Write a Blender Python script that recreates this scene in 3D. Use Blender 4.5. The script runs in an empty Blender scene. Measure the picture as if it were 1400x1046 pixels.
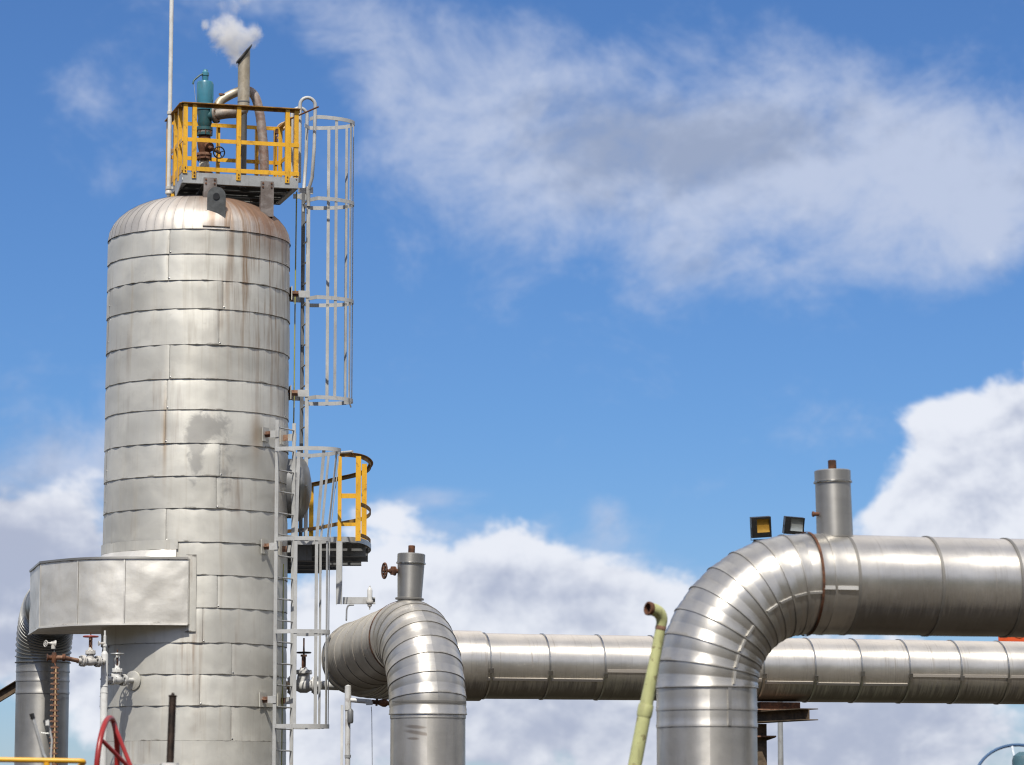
import bpy, math, random
from mathutils import Vector as V, Matrix, noise as mnoise
random.seed(7)
R_ = math.radians
pi = math.pi
scene = bpy.context.scene
col = scene.collection

# ---------------------------------------------------------------- camera
FPX, CX, CY, HZ = 4500.0, 700.0, 523.0, 1123.0      # focal length, centre and eye level of a 1400 px wide picture
TH = math.atan((HZ - CY) / FPX)
EYE = 1.6
cam_d = bpy.data.cameras.new('camera')
cam = bpy.data.objects.new('camera', cam_d)
col.objects.link(cam)
cam.location = (0, 0, EYE)
cam.rotation_euler = (pi / 2 + TH, 0, 0)
cam_d.sensor_width = 36
cam_d.lens = 36 * FPX / 1400
cam_d.clip_start = 0.5
cam_d.clip_end = 12000
cam_d.dof.use_dof = True
cam_d.dof.focus_distance = 47.5
cam_d.dof.aperture_fstop = 2.2
scene.camera = cam

# ---------------------------------------------------------------- view, sampling
scene.view_settings.view_transform = 'Standard'
scene.view_settings.look = 'None'
scene.view_settings.gamma = 1.0
scene.view_settings.exposure = 0.0
scene.view_settings.use_curve_mapping = False
try:
    scene.cycles.volume_bounces = 6
    scene.cycles.max_bounces = 10
    scene.cycles.use_denoising = True
    scene.cycles.caustics_reflective = False
    scene.cycles.caustics_refractive = False
    scene.cycles.filter_width = 1.2
except Exception:
    pass

# ---------------------------------------------------------------- node helper
class G:
    def __init__(s, tree):
        s.t = tree; s.n = tree.nodes; s.l = tree.links
    def new(s, kind, **kw):
        nd = s.n.new(kind)
        for k, v in kw.items():
            setattr(nd, k, v)
        return nd
    def put(s, sock, val):
        if isinstance(val, (int, float)):
            sock.default_value = val
        elif isinstance(val, (tuple, list)):
            d = sock.default_value
            try:
                sock.default_value = tuple(val) + ((1.0,) if len(d) == 4 and len(val) == 3 else ())
            except TypeError:
                sock.default_value = val[0]
        else:
            s.l.new(val, sock)
    def m(s, op, a, b=None, c=None, clamp=False):
        nd = s.new('ShaderNodeMath', operation=op); nd.use_clamp = clamp
        s.put(nd.inputs[0], a)
        if b is not None: s.put(nd.inputs[1], b)
        if c is not None: s.put(nd.inputs[2], c)
        return nd.outputs[0]
    def ss(s, x, a, b):                                  # smoothstep a..b
        nd = s.new('ShaderNodeMapRange', interpolation_type='SMOOTHSTEP')
        s.put(nd.inputs[0], x); s.put(nd.inputs[1], a); s.put(nd.inputs[2], b)
        return nd.outputs[0]
    def mix(s, f, a, b, blend='MIX'):
        nd = s.new('ShaderNodeMix', data_type='RGBA', blend_type=blend)
        s.put(nd.inputs[0], f); s.put(nd.inputs[6], a); s.put(nd.inputs[7], b)
        return nd.outputs[2]
    def scale(s, vec, k, off=(0, 0, 0)):
        nd = s.new('ShaderNodeMapping')
        s.l.new(vec, nd.inputs[0]); nd.inputs['Scale'].default_value = k; nd.inputs['Location'].default_value = off
        return nd.outputs[0]
    def noise(s, vec, sc=1.0, det=4.0, ro=0.55, dist=0.0):
        nd = s.new('ShaderNodeTexNoise')
        s.l.new(vec, nd.inputs['Vector'])
        nd.inputs['Scale'].default_value = sc; nd.inputs['Detail'].default_value = det
        nd.inputs['Roughness'].default_value = ro; nd.inputs['Distortion'].default_value = dist
        return nd.outputs['Fac']
    def xyz(s, a, b, c=0.0):
        nd = s.new('ShaderNodeCombineXYZ')
        s.put(nd.inputs[0], a); s.put(nd.inputs[1], b); s.put(nd.inputs[2], c)
        return nd.outputs[0]
    def sep(s, v):
        nd = s.new('ShaderNodeSeparateXYZ'); s.l.new(v, nd.inputs[0])
        return nd.outputs

# ---------------------------------------------------------------- sun and sky
SUN_EL, SUN_AZ = 56.0, 189.0
sdir = V((math.sin(R_(SUN_AZ)) * math.cos(R_(SUN_EL)), math.cos(R_(SUN_AZ)) * math.cos(R_(SUN_EL)), math.sin(R_(SUN_EL))))
sun_d = bpy.data.lights.new('sun', 'SUN')
sun_d.energy = 4.7
sun_d.angle = R_(0.5)
sun_d.color = (1.0, 0.945, 0.85)
sun = bpy.data.objects.new('sun', sun_d)
col.objects.link(sun)
sun.location = (-20, -20, 40)
sun.rotation_euler = (-sdir).to_track_quat('-Z', 'Y').to_euler()

world = bpy.data.worlds.new('World')
scene.world = world
world.use_nodes = True
wt = world.node_tree
wt.nodes.clear()
g = G(wt)
w_out = g.new('ShaderNodeOutputWorld')
w_bg = g.new('ShaderNodeBackground')
wt.links.new(w_bg.outputs[0], w_out.inputs[0])
SKY_STRENGTH = 0.09
w_bg.inputs[1].default_value = SKY_STRENGTH
skyn = g.new('ShaderNodeTexSky', sky_type='NISHITA')
skyn.sun_disc = False
skyn.sun_elevation = R_(SUN_EL)
skyn.sun_rotation = R_(SUN_AZ)
skyn.altitude = 600
skyn.air_density = 1.0
skyn.dust_density = 0.3
skyn.ozone_density = 2.0
tc = g.new('ShaderNodeTexCoord')
dvec = tc.outputs['Generated']
dx, dy, dz = g.sep(dvec)
az = g.m('ARCTAN2', dx, dy)
el = g.m('ARCSINE', g.m('MINIMUM', g.m('MAXIMUM', dz, -0.9999), 0.9999))
# sky angles in tenths of a degree-like units: 4500 per radian, measured from a point of the sky 7.6 degrees up in the north
SX = g.m('MULTIPLY_ADD', az, 4500.0, 700.0)
SY = g.m('MULTIPLY_ADD', el, -4500.0, 523.0 + 4500.0 * TH)
def blobs(lst):
    tot = None
    for (bx, by, sx, sy, amp) in lst:
        qx = g.m('DIVIDE', g.m('SUBTRACT', SX, bx), sx)
        qy = g.m('DIVIDE', g.m('SUBTRACT', SY, by), sy)
        q = g.m('ADD', g.m('MULTIPLY', qx, qx), g.m('MULTIPLY', qy, qy))
        e = g.m('MULTIPLY', g.m('POWER', 2.71828, g.m('MULTIPLY', q, -1.0)), amp)
        tot = e if tot is None else g.m('ADD', tot, e)
    return tot
SOFT = [(600, 170, 120, 120, 0.62), (530, 150, 80, 120, 0.32), (560, 60, 130, 60, 0.36), (760, 190, 150, 105, 0.72), (930, 220, 170, 125, 0.74), (1120, 240, 170, 105, 0.70), (1290, 270, 150, 100, 0.70), (1420, 290, 170, 110, 0.75),
        (1000, 370, 120, 60, 0.40), (1210, 370, 120, 40, 0.34), (700, 320, 90, 70, 0.35), (880, 80, 110, 45, 0.42), (1090, 60, 55, 60, 0.40), (1190, 110, 60, 60, 0.40), (1330, 160, 110, 40, 0.34),
        (110, 135, 65, 55, 0.50), (480, 15, 120, 40, 0.40), (600, 678, 70, 16, 0.42), (830, 705, 30, 28, 0.66),
        (30, 690, 140, 110, 0.75), (110, 630, 60, 50, 0.55), (320, 0, 80, 30, 0.42), (560, 715, 110, 45, 0.50), (730, 740, 130, 45, 0.45), (900, 785, 110, 45, 0.45)]
HARD = [(1350, 670, 115, 110, 0.95), (1240, 655, 55, 55, 0.30), (1300, 565, 55, 50, 0.42), (1260, 720, 110, 50, 0.40), (1450, 620, 120, 140, 0.9),
        (620, 830, 180, 85, 0.75), (500, 770, 90, 80, 0.40), (760, 820, 130, 65, 0.40), (880, 850, 150, 65, 0.60), (700, 940, 420, 100, 0.95),
        (1180, 1010, 330, 110, 0.95), (330, 980, 250, 150, 0.75), (20, 830, 190, 130, 0.80), (60, 760, 110, 70, 0.30), (50, 1040, 110, 60, -0.65), (50, 705, 110, 55, 0.28), (115, 655, 40, 40, 0.20), (520, 710, 60, 35, 0.22), (690, 735, 60, 35, 0.25)]
GREY = [(800, 190, 130, 60, 0.55), (950, 215, 120, 70, 0.60), (1090, 190, 120, 55, 0.45), (1340, 700, 70, 60, 0.30), (1400, 600, 40, 50, 0.35), (1250, 690, 40, 30, 0.3),
        (680, 980, 420, 120, 0.60), (900, 875, 120, 40, 0.22), (1200, 1020, 320, 110, 0.60), (20, 780, 240, 190, 0.85), (640, 800, 90, 35, 0.45), (780, 810, 100, 40, 0.35)]
svec = g.xyz(g.m('DIVIDE', SX, 300.0), g.m('DIVIDE', SY, 230.0), 0.37)
n_a = g.noise(g.scale(svec, (1, 1, 1), (3.1, 6.2, 0.0)), 1.55, 10.0, 0.66, 0.35)
n_b = g.noise(g.scale(svec, (1, 1, 1), (7.3, 2.1, 4.0)), 2.1, 10.0, 0.60, 0.2)
n_b2 = g.noise(g.scale(svec, (1, 1, 1), (7.3 - 0.035, 2.1 - 0.085, 4.0)), 2.1, 5.0, 0.55, 0.2)
n_c = g.noise(g.scale(svec, (1, 1, 1), (1.3, 9.1, 2.0)), 1.1, 8.0, 0.55, 0.3)
soft_v = g.m('ADD', g.m('MULTIPLY_ADD', g.m('SUBTRACT', n_a, 0.5), 1.9, blobs(SOFT)), g.m('MULTIPLY', g.m('SUBTRACT', n_b, 0.5), 0.9))
soft_a = g.m('MULTIPLY', g.ss(soft_v, 0.08, 1.25), 0.88)
hard_v = g.m('MULTIPLY_ADD', g.m('SUBTRACT', n_b, 0.5), 1.75, blobs(HARD))
hard_a = g.m('MULTIPLY', g.ss(hard_v, 0.33, 0.66), 0.95)
relief = g.m('MULTIPLY', g.m('SUBTRACT', n_b2, n_b), 2.0)
grey_v = g.ss(g.m('ADD', g.m('MULTIPLY_ADD', g.m('SUBTRACT', n_c, 0.5), 1.5, blobs(GREY)), relief), 0.0, 1.0)
# the rest of the sky dome: scattered fair-weather cloud of the same kind
far = g.m('MAXIMUM', g.ss(g.m('ABSOLUTE', az), 0.20, 0.45), g.ss(el, 0.30, 0.5))
gv = g.scale(dvec, (3.0, 3.0, 6.5), (1.0, 5.0, 2.0))
n_g = g.noise(gv, 1.0, 8.0, 0.58, 0.3)
gen_a = g.m('MULTIPLY', g.m('MULTIPLY', g.ss(n_g, 0.42, 0.58), far), g.ss(el, 0.0, 0.06))
K = 1.0 / SKY_STRENGTH
def lin(r, gg, b):
    f = lambda c: (c / 255 / 12.92) if c / 255 <= 0.04045 else ((c / 255 + 0.055) / 1.055) ** 2.4
    return (f(r), f(gg), f(b))
def sk(c): return tuple(x * K for x in c)
tint = g.mix(1.0, skyn.outputs[0], g.mix(g.ss(el, 0.0, 0.13), (0.60, 0.76, 1.10), (0.47, 0.72, 1.09)), 'MULTIPLY')
bright = g.mix(grey_v, sk(lin(237, 240, 248)), sk(lin(176, 184, 206)))
softc = g.mix(g.m('MULTIPLY', grey_v, 0.9), sk(lin(197, 207, 229)), sk(lin(154, 166, 191)))
c1 = g.mix(soft_a, tint, softc)
c2 = g.mix(hard_a, c1, bright)
genc = g.mix(g.ss(n_g, 0.58, 0.80), sk(lin(240, 241, 246)), sk(lin(176, 184, 200)))
c3 = g.mix(gen_a, c2, genc)
wt.links.new(c3, w_bg.inputs[0])
try:
    world.cycles.sampling_method = 'MANUAL'
    world.cycles.sample_map_resolution = 1024
except Exception:
    pass

# ---------------------------------------------------------------- helpers: picture measurements to places
RT, UP, FW = V((1, 0, 0)), V((0, -math.sin(TH), math.cos(TH))), V((0, math.cos(TH), math.sin(TH)))
def W(px, py, Y):
    d = RT * ((px - CX) / FPX) + UP * (-(py - CY) / FPX) + FW
    return V((0, 0, EYE)) + d * (Y / d.y)
def mpp(p):                                              # metres per picture pixel at a place
    return (V(p) - V((0, 0, EYE))).dot(FW) / FPX
X3, Y3, Z3 = V((1, 0, 0)), V((0, 1, 0)), V((0, 0, 1))

class MB:
    """collects shapes, then becomes one mesh object"""
    def __init__(s):
        s.v = []; s.f = []; s.uv = []
    def add(s, vs, fs, uv=None):
        o = len(s.v)
        s.v += [V(p) for p in vs]
        s.uv += uv if uv else [(p[0] + p[1], p[2], 0.5, 0.5) for p in vs]
        s.f += [tuple(o + i for i in f) for f in fs]
        return s
    def box(s, c, size, ax=(X3, Y3, Z3)):
        c = V(c); a, b, d = [ax[i] * (size[i] / 2) for i in range(3)]
        vs = [c + a * i + b * j + d * k for k in (-1, 1) for j in (-1, 1) for i in (-1, 1)]
        return s.add(vs, [(0, 2, 3, 1), (4, 5, 7, 6), (0, 1, 5, 4), (2, 6, 7, 3), (0, 4, 6, 2), (1, 3, 7, 5)])
    def beam(s, p, q, w, h, up=Z3):                      # w sideways, h along up
        p, q = V(p), V(q); d = (q - p); L = d.length; d.normalize()
        sd = d.cross(up)
        if sd.length < 1e-4: sd = d.cross(X3)
        sd.normalize(); u2 = sd.cross(d)
        return s.box((p + q) / 2, (w, L, h), (sd, d, u2))
    def angle(s, p, q, w, t, a, b):                      # L section: legs along a and b
        p, q = V(p), V(q); d = (q - p); L = d.length; d.normalize(); c = (p + q) / 2
        s.box(c + a * (w / 2) + b * (t / 2), (w, t, L), (a, b, d))
        return s.box(c + b * (t + (w - t) / 2) + a * (t / 2), (t, w - t - 0.0005, L), (a, b, d))
    def ibeam(s, p, q, w, h, t, up=Z3):
        p, q = V(p), V(q); d = (q - p).normalized(); sd = d.cross(up).normalized(); u2 = sd.cross(d)
        s.beam(p + u2 * (h / 2 - t / 2), q + u2 * (h / 2 - t / 2), w, t, up)
        s.beam(p - u2 * (h / 2 - t / 2), q - u2 * (h / 2 - t / 2), w, t, up)
        return s.beam(p, q, t, h - 2 * t - 0.001, up)
    def ribbon(s, path, h, t):                           # flat bar on edge along a level path
        path = [V(p) for p in path]; n = len(path); vs = []; fs = []
        for i, p in enumerate(path):
            d = (path[min(i + 1, n - 1)] - path[max(i - 1, 0)]); d.z = 0; d.normalize()
            nn = V((-d.y, d.x, 0))
            vs += [p + nn * t / 2 - Z3 * h / 2, p + nn * t / 2 + Z3 * h / 2, p - nn * t / 2 + Z3 * h / 2, p - nn * t / 2 - Z3 * h / 2]
        for i in range(n - 1):
            a = 4 * i
            for k in range(4):
                fs.append((a + k, a + (k + 1) % 4, a + 4 + (k + 1) % 4, a + 4 + k))
        fs += [(3, 2, 1, 0), (4 * n - 4, 4 * n - 3, 4 * n - 2, 4 * n - 1)]
        return s.add(vs, fs)
    def tube(s, path, r, n=12, caps=True):
        path = [V(p) for p in path]; N = len(path); vs = []; fs = []; uv = []
        rr = r if isinstance(r, (list, tuple)) else [r] * N
        d0 = (path[1] - path[0]).normalized()
        e = d0.cross(Z3) if abs(d0.z) < 0.95 else d0.cross(X3)
        e.normalize(); L = 0
        for i, p in enumerate(path):
            d = (path[min(i + 1, N - 1)] - path[max(i - 1, 0)]).normalized()
            e = (e - d * e.dot(d)).normalized(); f = d.cross(e)
            if i: L += (p - path[i - 1]).length
            for k in range(n):
                a = 2 * pi * k / n
                vs.append(p + (e * math.cos(a) + f * math.sin(a)) * rr[i]); uv.append((a * rr[i], L, k / n, 0.5))
        for i in range(N - 1):
            for k in range(n):
                fs.append((i * n + k, i * n + (k + 1) % n, (i + 1) * n + (k + 1) % n, (i + 1) * n + k))
        if caps:
            fs += [tuple(reversed(range(n))), tuple(range((N - 1) * n, N * n))]
        return s.add(vs, fs, uv)
    def lathe(s, o, ax, prof, n=24):
        o = V(o); ax = V(ax).normalized()
        e = ax.cross(Y3) if abs(ax.y) < 0.9 else ax.cross(X3)
        e.normalize(); f = ax.cross(e); vs = []; fs = []; uv = []; m_ = len(prof)
        for (r, h) in prof:
            for k in range(n):
                a = 2 * pi * k / n
                vs.append(o + ax * h + (e * math.cos(a) + f * math.sin(a)) * max(r, 1e-4)); uv.append((a * r, h, k / n, 0.5))
        for i in range(m_ - 1):
            for k in range(n):
                fs.append((i * n + k, i * n + (k + 1) % n, (i + 1) * n + (k + 1) % n, (i + 1) * n + k))
        if prof[0][0] > 0.001: fs.append(tuple(reversed(range(n))))
        if prof[-1][0] > 0.001: fs.append(tuple(range((m_ - 1) * n, m_ * n)))
        return s.add(vs, fs, uv)
    def cyl(s, p, q, r, n=16):
        d = V(q) - V(p)
        return s.lathe(p, d, [(r, 0), (r, d.length)], n)
    def torus(s, c, ax, R, r, n=32, k=8):
        ax = V(ax).normalized(); e = ax.cross(Y3) if abs(ax.y) < 0.9 else ax.cross(X3)
        e.normalize(); f = ax.cross(e); vs = []; fs = []
        for i in range(n):
            a = 2 * pi * i / n; rad = e * math.cos(a) + f * math.sin(a)
            for j in range(k):
                b = 2 * pi * j / k
                vs.append(V(c) + rad * (R + r * math.cos(b)) + ax * (r * math.sin(b)))
        for i in range(n):
            for j in range(k):
                fs.append((i * k + j, ((i + 1) % n) * k + j, ((i + 1) % n) * k + (j + 1) % k, i * k + (j + 1) % k))
        return s.add(vs, fs)
    def prism(s, poly, ext):
        poly = [V(p) for p in poly]; n = len(poly); ext = V(ext)
        vs = poly + [p + ext for p in poly]
        fs = [tuple(reversed(range(n))), tuple(range(n, 2 * n))] + [(i, (i + 1) % n, n + (i + 1) % n, n + i) for i in range(n)]
        return s.add(vs, fs)
    def grid(s, fn, nu, nv):                             # fn(a,b) with a,b in 0..1 gives (point, uv4)
        vs = []; uv = []; fs = []
        for j in range(nv + 1):
            for i in range(nu + 1):
                p, t = fn(i / nu, j / nv); vs.append(p); uv.append(t)
        for j in range(nv):
            for i in range(nu):
                a = j * (nu + 1) + i
                fs.append((a, a + 1, a + nu + 2, a + nu + 1))
        return s.add(vs, fs, uv)

def origin(o):
    while o.parent: o = o.parent
    return V(o.location)
def to_mesh(name, mb, mat, off, sharp=38):
    me = bpy.data.meshes.new(name)
    me.from_pydata([p - off for p in mb.v], [], mb.f)
    u1 = me.uv_layers.new(name='flat'); u2 = me.uv_layers.new(name='edge')
    li = [0] * len(me.loops); me.loops.foreach_get('vertex_index', li)
    a = []; b = []
    for i in li:
        t = mb.uv[i]; a += [t[0], t[1]]; b += [t[2], t[3]]
    u1.data.foreach_set('uv', a); u2.data.foreach_set('uv', b)
    me.polygons.foreach_set('use_smooth', [True] * len(me.polygons))
    me.update()
    me.set_sharp_from_angle(angle=R_(sharp))
    me.materials.append(mat)
    return me
def part(name, mb, mat, parent, label=None, sharp=38):
    o = bpy.data.objects.new(name, to_mesh(name, mb, mat, origin(parent), sharp))
    col.objects.link(o); o.parent = parent
    if label: o['label'] = label
    return o
def thing(name, label, cat, loc, group=None):
    o = bpy.data.objects.new(name, None); col.objects.link(o)
    o.location = loc; o.empty_display_size = 0.2
    o['label'] = label; o['category'] = cat
    if group: o['group'] = group
    return o
def single(name, mb, mat, label=None, cat=None, group=None, kind=None, loc=(0, 0, 0)):
    o = bpy.data.objects.new(name, to_mesh(name, mb, mat, V(loc))); col.objects.link(o); o.location = loc
    if label: o['label'] = label
    if cat: o['category'] = cat
    if group: o['group'] = group
    if kind: o['kind'] = kind
    return o
def again(src, parent, delta, name=None):                # another piece of the same mesh, moved
    o = src.copy(); col.objects.link(o); o.parent = parent; o.location = V(src.location) + V(delta)
    if name: o.name = name
    return o
def rounded(pts, r, n=6):                                # polyline with rounded corners
    pts = [V(p) for p in pts]; out = [pts[0]]
    for i in range(1, len(pts) - 1):
        a = (pts[i - 1] - pts[i]); b = (pts[i + 1] - pts[i])
        rr = min(r, a.length * 0.49, b.length * 0.49); a.normalize(); b.normalize()
        p, q = pts[i] + a * rr, pts[i] + b * rr
        for k in range(n + 1):
            t = k / n
            out.append(p * (1 - t) ** 2 + pts[i] * 2 * t * (1 - t) + q * t * t)
    out.append(pts[-1])
    return out

# ---------------------------------------------------------------- materials
def new_mat(name):
    m = bpy.data.materials.new(name); m.use_nodes = True
    t = m.node_tree; t.nodes.clear(); g = G(t)
    out = g.new('ShaderNodeOutputMaterial'); b = g.new('ShaderNodeBsdfPrincipled')
    t.links.new(b.outputs[0], out.inputs[0])
    return m, g, b
def uv(g, name):
    nd = g.new('ShaderNodeUVMap'); nd.uv_map = name
    return nd.outputs[0]
RUST = (0.10, 0.040, 0.018)
def metal(name, base, rough, metallic=1.0, streak=(14, 0.8), streak_amt=0.25, edge=(0.05, 0.05), edge_amt=0.7, stain=(0.11, 0.085, 0.06),
          rust_amt=0.0, dent=0.02, dent_sc=2.2, tintvar=0.10, extra=None, rough_var=0.16, aniso=0.0, dust=None, grime=None):
    m, g, b = new_mat(name)
    u1, u2 = uv(g, 'flat'), uv(g, 'edge')
    oi = g.new('ShaderNodeObjectInfo').outputs['Random']
    obj = g.new('ShaderNodeTexCoord').outputs['Object']
    rnd = g.xyz(g.m('MULTIPLY', oi, 37.0), g.m('MULTIPLY', oi, 91.0), 0)
    add = g.new('ShaderNodeVectorMath', operation='ADD'); g.l.new(u1, add.inputs[0]); g.l.new(rnd, add.inputs[1]); ul = add.outputs[0]
    big = g.noise(u1, 1.3, 6, 0.6, 0.4)
    fine = g.noise(ul, 9.0, 5, 0.62)
    st = g.noise(g.scale(u1, (streak[0], streak[1], 1)), 1.0, 6, 0.62, 0.25)
    st2 = g.noise(g.scale(u1, (streak[0] * 0.35, streak[1] * 0.6, 1), (3, 9, 0)), 1.0, 4, 0.6)
    c = g.mix(g.ss(big, 0.35, 0.68), tuple(x * 0.86 for x in base), tuple(min(1, x * 1.06) for x in base))
    tv = g.m('MULTIPLY_ADD', g.m('SUBTRACT', oi, 0.5), 2 * tintvar, 1.0)
    c = g.mix(1.0, c, g.xyz(tv, tv, tv), 'MULTIPLY')
    smask = g.m('MULTIPLY', g.m('MULTIPLY', g.ss(st, 0.50, 0.72), g.ss(st2, 0.40, 0.62)), streak_amt)
    c = g.mix(smask, c, stain)
    spots = g.m('MULTIPLY', g.ss(fine, 0.60, 0.74), 0.22)
    c = g.mix(spots, c, tuple(x * 0.55 for x in base))
    # grime caught along the sheet edges, uneven along them
    ex, ey, _ = g.sep(u2)
    blot = g.noise(g.scale(ul, (3.2, 3.2, 1)), 1.0, 5, 0.7)
    dvv = g.m('MINIMUM', ey, g.m('SUBTRACT', 1.0, ey))
    duu = g.m('MINIMUM', ex, g.m('SUBTRACT', 1.0, ex))
    smud = g.noise(g.scale(ul, (2.2, 7.0, 1), (4, 7, 0)), 1.0, 5, 0.68)
    wob = g.m('MULTIPLY_ADD', g.ss(smud, 0.50, 0.66), 1.7, 0.28)
    em = g.m('SUBTRACT', 1.0, g.ss(g.m('DIVIDE', dvv, wob), edge[1] * 0.05, edge[1] * 1.15))
    eu = g.m('SUBTRACT', 1.0, g.ss(g.m('DIVIDE', duu, wob), edge[0] * 0.2, edge[0]))
    emask = g.m('MULTIPLY', g.m('MULTIPLY', g.m('MAXIMUM', em, g.m('MULTIPLY', eu, 0.22)), edge_amt), g.m('MULTIPLY_ADD', g.ss(smud, 0.40, 0.58), 0.6, 0.40))
    c = g.mix(emask, c, (0.055, 0.047, 0.040))
    if rust_amt:
        rm = g.m('MULTIPLY', g.m('MULTIPLY', g.ss(g.noise(g.scale(u1, (streak[0] * 0.5, streak[1] * 0.5, 1), (11, 4, 0)), 1.0, 5, 0.65), 0.52, 0.72),
                 g.ss(g.noise(u1, 0.9, 3, 0.5), 0.45, 0.65)), rust_amt)
        c = g.mix(rm, c, (0.20, 0.105, 0.045))
    dustm = None
    if dust:                                             # pale dust settled along the crown of a level pipe
        ux, _, _ = g.sep(u1)
        per = 2 * pi * dust[1]
        da = g.m('MINIMUM', ux, g.m('SUBTRACT', per, ux))
        dn = g.noise(g.scale(u1, (3.0, 1.2, 1), (2, 8, 0)), 1.0, 5, 0.6)
        dustm = g.m('MULTIPLY', g.m('SUBTRACT', 1.0, g.ss(g.m('MULTIPLY_ADD', g.m('SUBTRACT', dn, 0.5), 0.35, da), dust[1] * 0.30, dust[1] * 1.05)), dust[0])
        c = g.mix(dustm, c, (0.60, 0.54, 0.47))
    if grime:                                            # brown run marks on the underside of a level pipe
        ux, _, _ = g.sep(u1)
        db = g.m('ABSOLUTE', g.m('SUBTRACT', ux, pi * grime[1]))
        gs = g.noise(g.scale(u1, (1.4, 20.0, 1), (6, 2, 0)), 1.0, 6, 0.68, 0.4)
        reach = g.m('MULTIPLY_ADD', g.m('SUBTRACT', gs, 0.5), 1.6 * grime[1], db)
        gm = g.m('MULTIPLY', g.m('SUBTRACT', 1.0, g.ss(reach, grime[1] * 0.75, grime[1] * 1.45)), grime[0])
        c = g.mix(gm, c, (0.085, 0.060, 0.038))
        smask = g.m('MAXIMUM', smask, gm)
    if extra: c = extra(g, c, u1, u2)
    g.put(b.inputs['Base Color'], c)
    g.put(b.inputs['Metallic'], g.m('SUBTRACT', metallic, g.m('MULTIPLY', g.m('MAXIMUM', emask, smask if dustm is None else g.m('MAXIMUM', smask, dustm)), 0.75), clamp=True))
    rg = g.m('MULTIPLY_ADD', g.m('SUBTRACT', g.m('MULTIPLY_ADD', st, 0.5, g.m('MULTIPLY', big, 0.5)), 0.5), rough_var * 2, rough)
    rg = g.m('MULTIPLY_ADD', emask, 0.3, rg)
    g.put(b.inputs['Roughness'], rg)
    if aniso:                                            # rolled sheet: fine lines run round the curve
        tg = g.new('ShaderNodeTangent', direction_type='UV_MAP'); tg.uv_map = 'flat'
        g.l.new(tg.outputs[0], b.inputs['Tangent'])
        b.inputs['Anisotropic'].default_value = aniso; b.inputs['Anisotropic Rotation'].default_value = 0.25
    h = g.noise(ul, dent_sc, 2, 0.45)
    h2 = g.noise(ul, dent_sc * 6, 3, 0.5)
    bp = g.new('ShaderNodeBump'); bp.inputs['Strength'].default_value = 1.0; bp.inputs['Distance'].default_value = dent
    g.put(bp.inputs['Height'], g.m('MULTIPLY_ADD', h2, 0.06, h)); g.l.new(bp.outputs[0], b.inputs['Normal'])
    return m
def paint(name, colr, rough=0.45, rust=0.25, dirt=0.25, metallic=0.0, sc=9.0, th=0.575):
    m, g, b = new_mat(name)
    ob = g.new('ShaderNodeTexCoord').outputs['Object']
    n1 = g.noise(ob, sc, 6, 0.65, 0.3); n2 = g.noise(ob, sc * 0.33, 4, 0.6); n3 = g.noise(g.scale(ob, (4, 4, 0.7), (2, 3, 1)), sc * 0.5, 4, 0.6)
    c = g.mix(g.ss(n2, 0.35, 0.7), tuple(x * 0.84 for x in colr), tuple(min(1, x * 1.05) for x in colr))
    c = g.mix(g.m('MULTIPLY', g.ss(n3, 0.52, 0.72), dirt), c, (0.10, 0.075, 0.05))
    rm = g.m('MULTIPLY', g.ss(n1, th, th + 0.07), rust)
    c = g.mix(rm, c, RUST)
    g.put(b.inputs['Base Color'], c); b.inputs['Metallic'].default_value = metallic
    g.put(b.inputs['Roughness'], g.m('MULTIPLY_ADD', rm, 0.4, g.m('MULTIPLY_ADD', n2, 0.2, rough - 0.1)))
    bp = g.new('ShaderNodeBump'); bp.inputs['Strength'].default_value = 0.35; bp.inputs['Distance'].default_value = 0.004
    g.l.new(n1, bp.inputs['Height']); g.l.new(bp.outputs[0], b.inputs['Normal'])
    return m
def rusty(name, a, b_, sc=14.0, rough=0.85, metallic=0.0):
    m, g, b = new_mat(name)
    ob = g.new('ShaderNodeTexCoord').outputs['Object']
    n1 = g.noise(ob, sc, 7, 0.68, 0.5); n2 = g.noise(ob, sc * 0.3, 4, 0.6)
    c = g.mix(g.ss(g.m('MULTIPLY_ADD', n2, 0.5, g.m('MULTIPLY', n1, 0.5)), 0.40, 0.60), a, b_)
    g.put(b.inputs['Base Color'], c); b.inputs['Roughness'].default_value = rough; b.inputs['Metallic'].default_value = metallic
    bp = g.new('ShaderNodeBump'); bp.inputs['Strength'].default_value = 0.6; bp.inputs['Distance'].default_value = 0.006
    g.l.new(n1, bp.inputs['Height']); g.l.new(bp.outputs[0], b.inputs['Normal'])
    return m

# ---- the vessel axis
TY = 47.0
TX = W(270, 540, TY).x
TR = 125 * mpp(W(270, 540, TY))
YF = TY - TR
def zf(y): return W(270, y, YF).z                        # height of a mark seen on the front of the vessel
SEAMS = [zf(y) for y in (312, 346, 382, 421, 470, 517, 559, 605, 650, 694, 740, 785, 830, 878, 921, 964, 1012)]
ZTOP = SEAMS[0]
def T(phi, r, z): return V((TX + r * math.cos(R_(phi)), TY + r * math.sin(R_(phi)), z))

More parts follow.
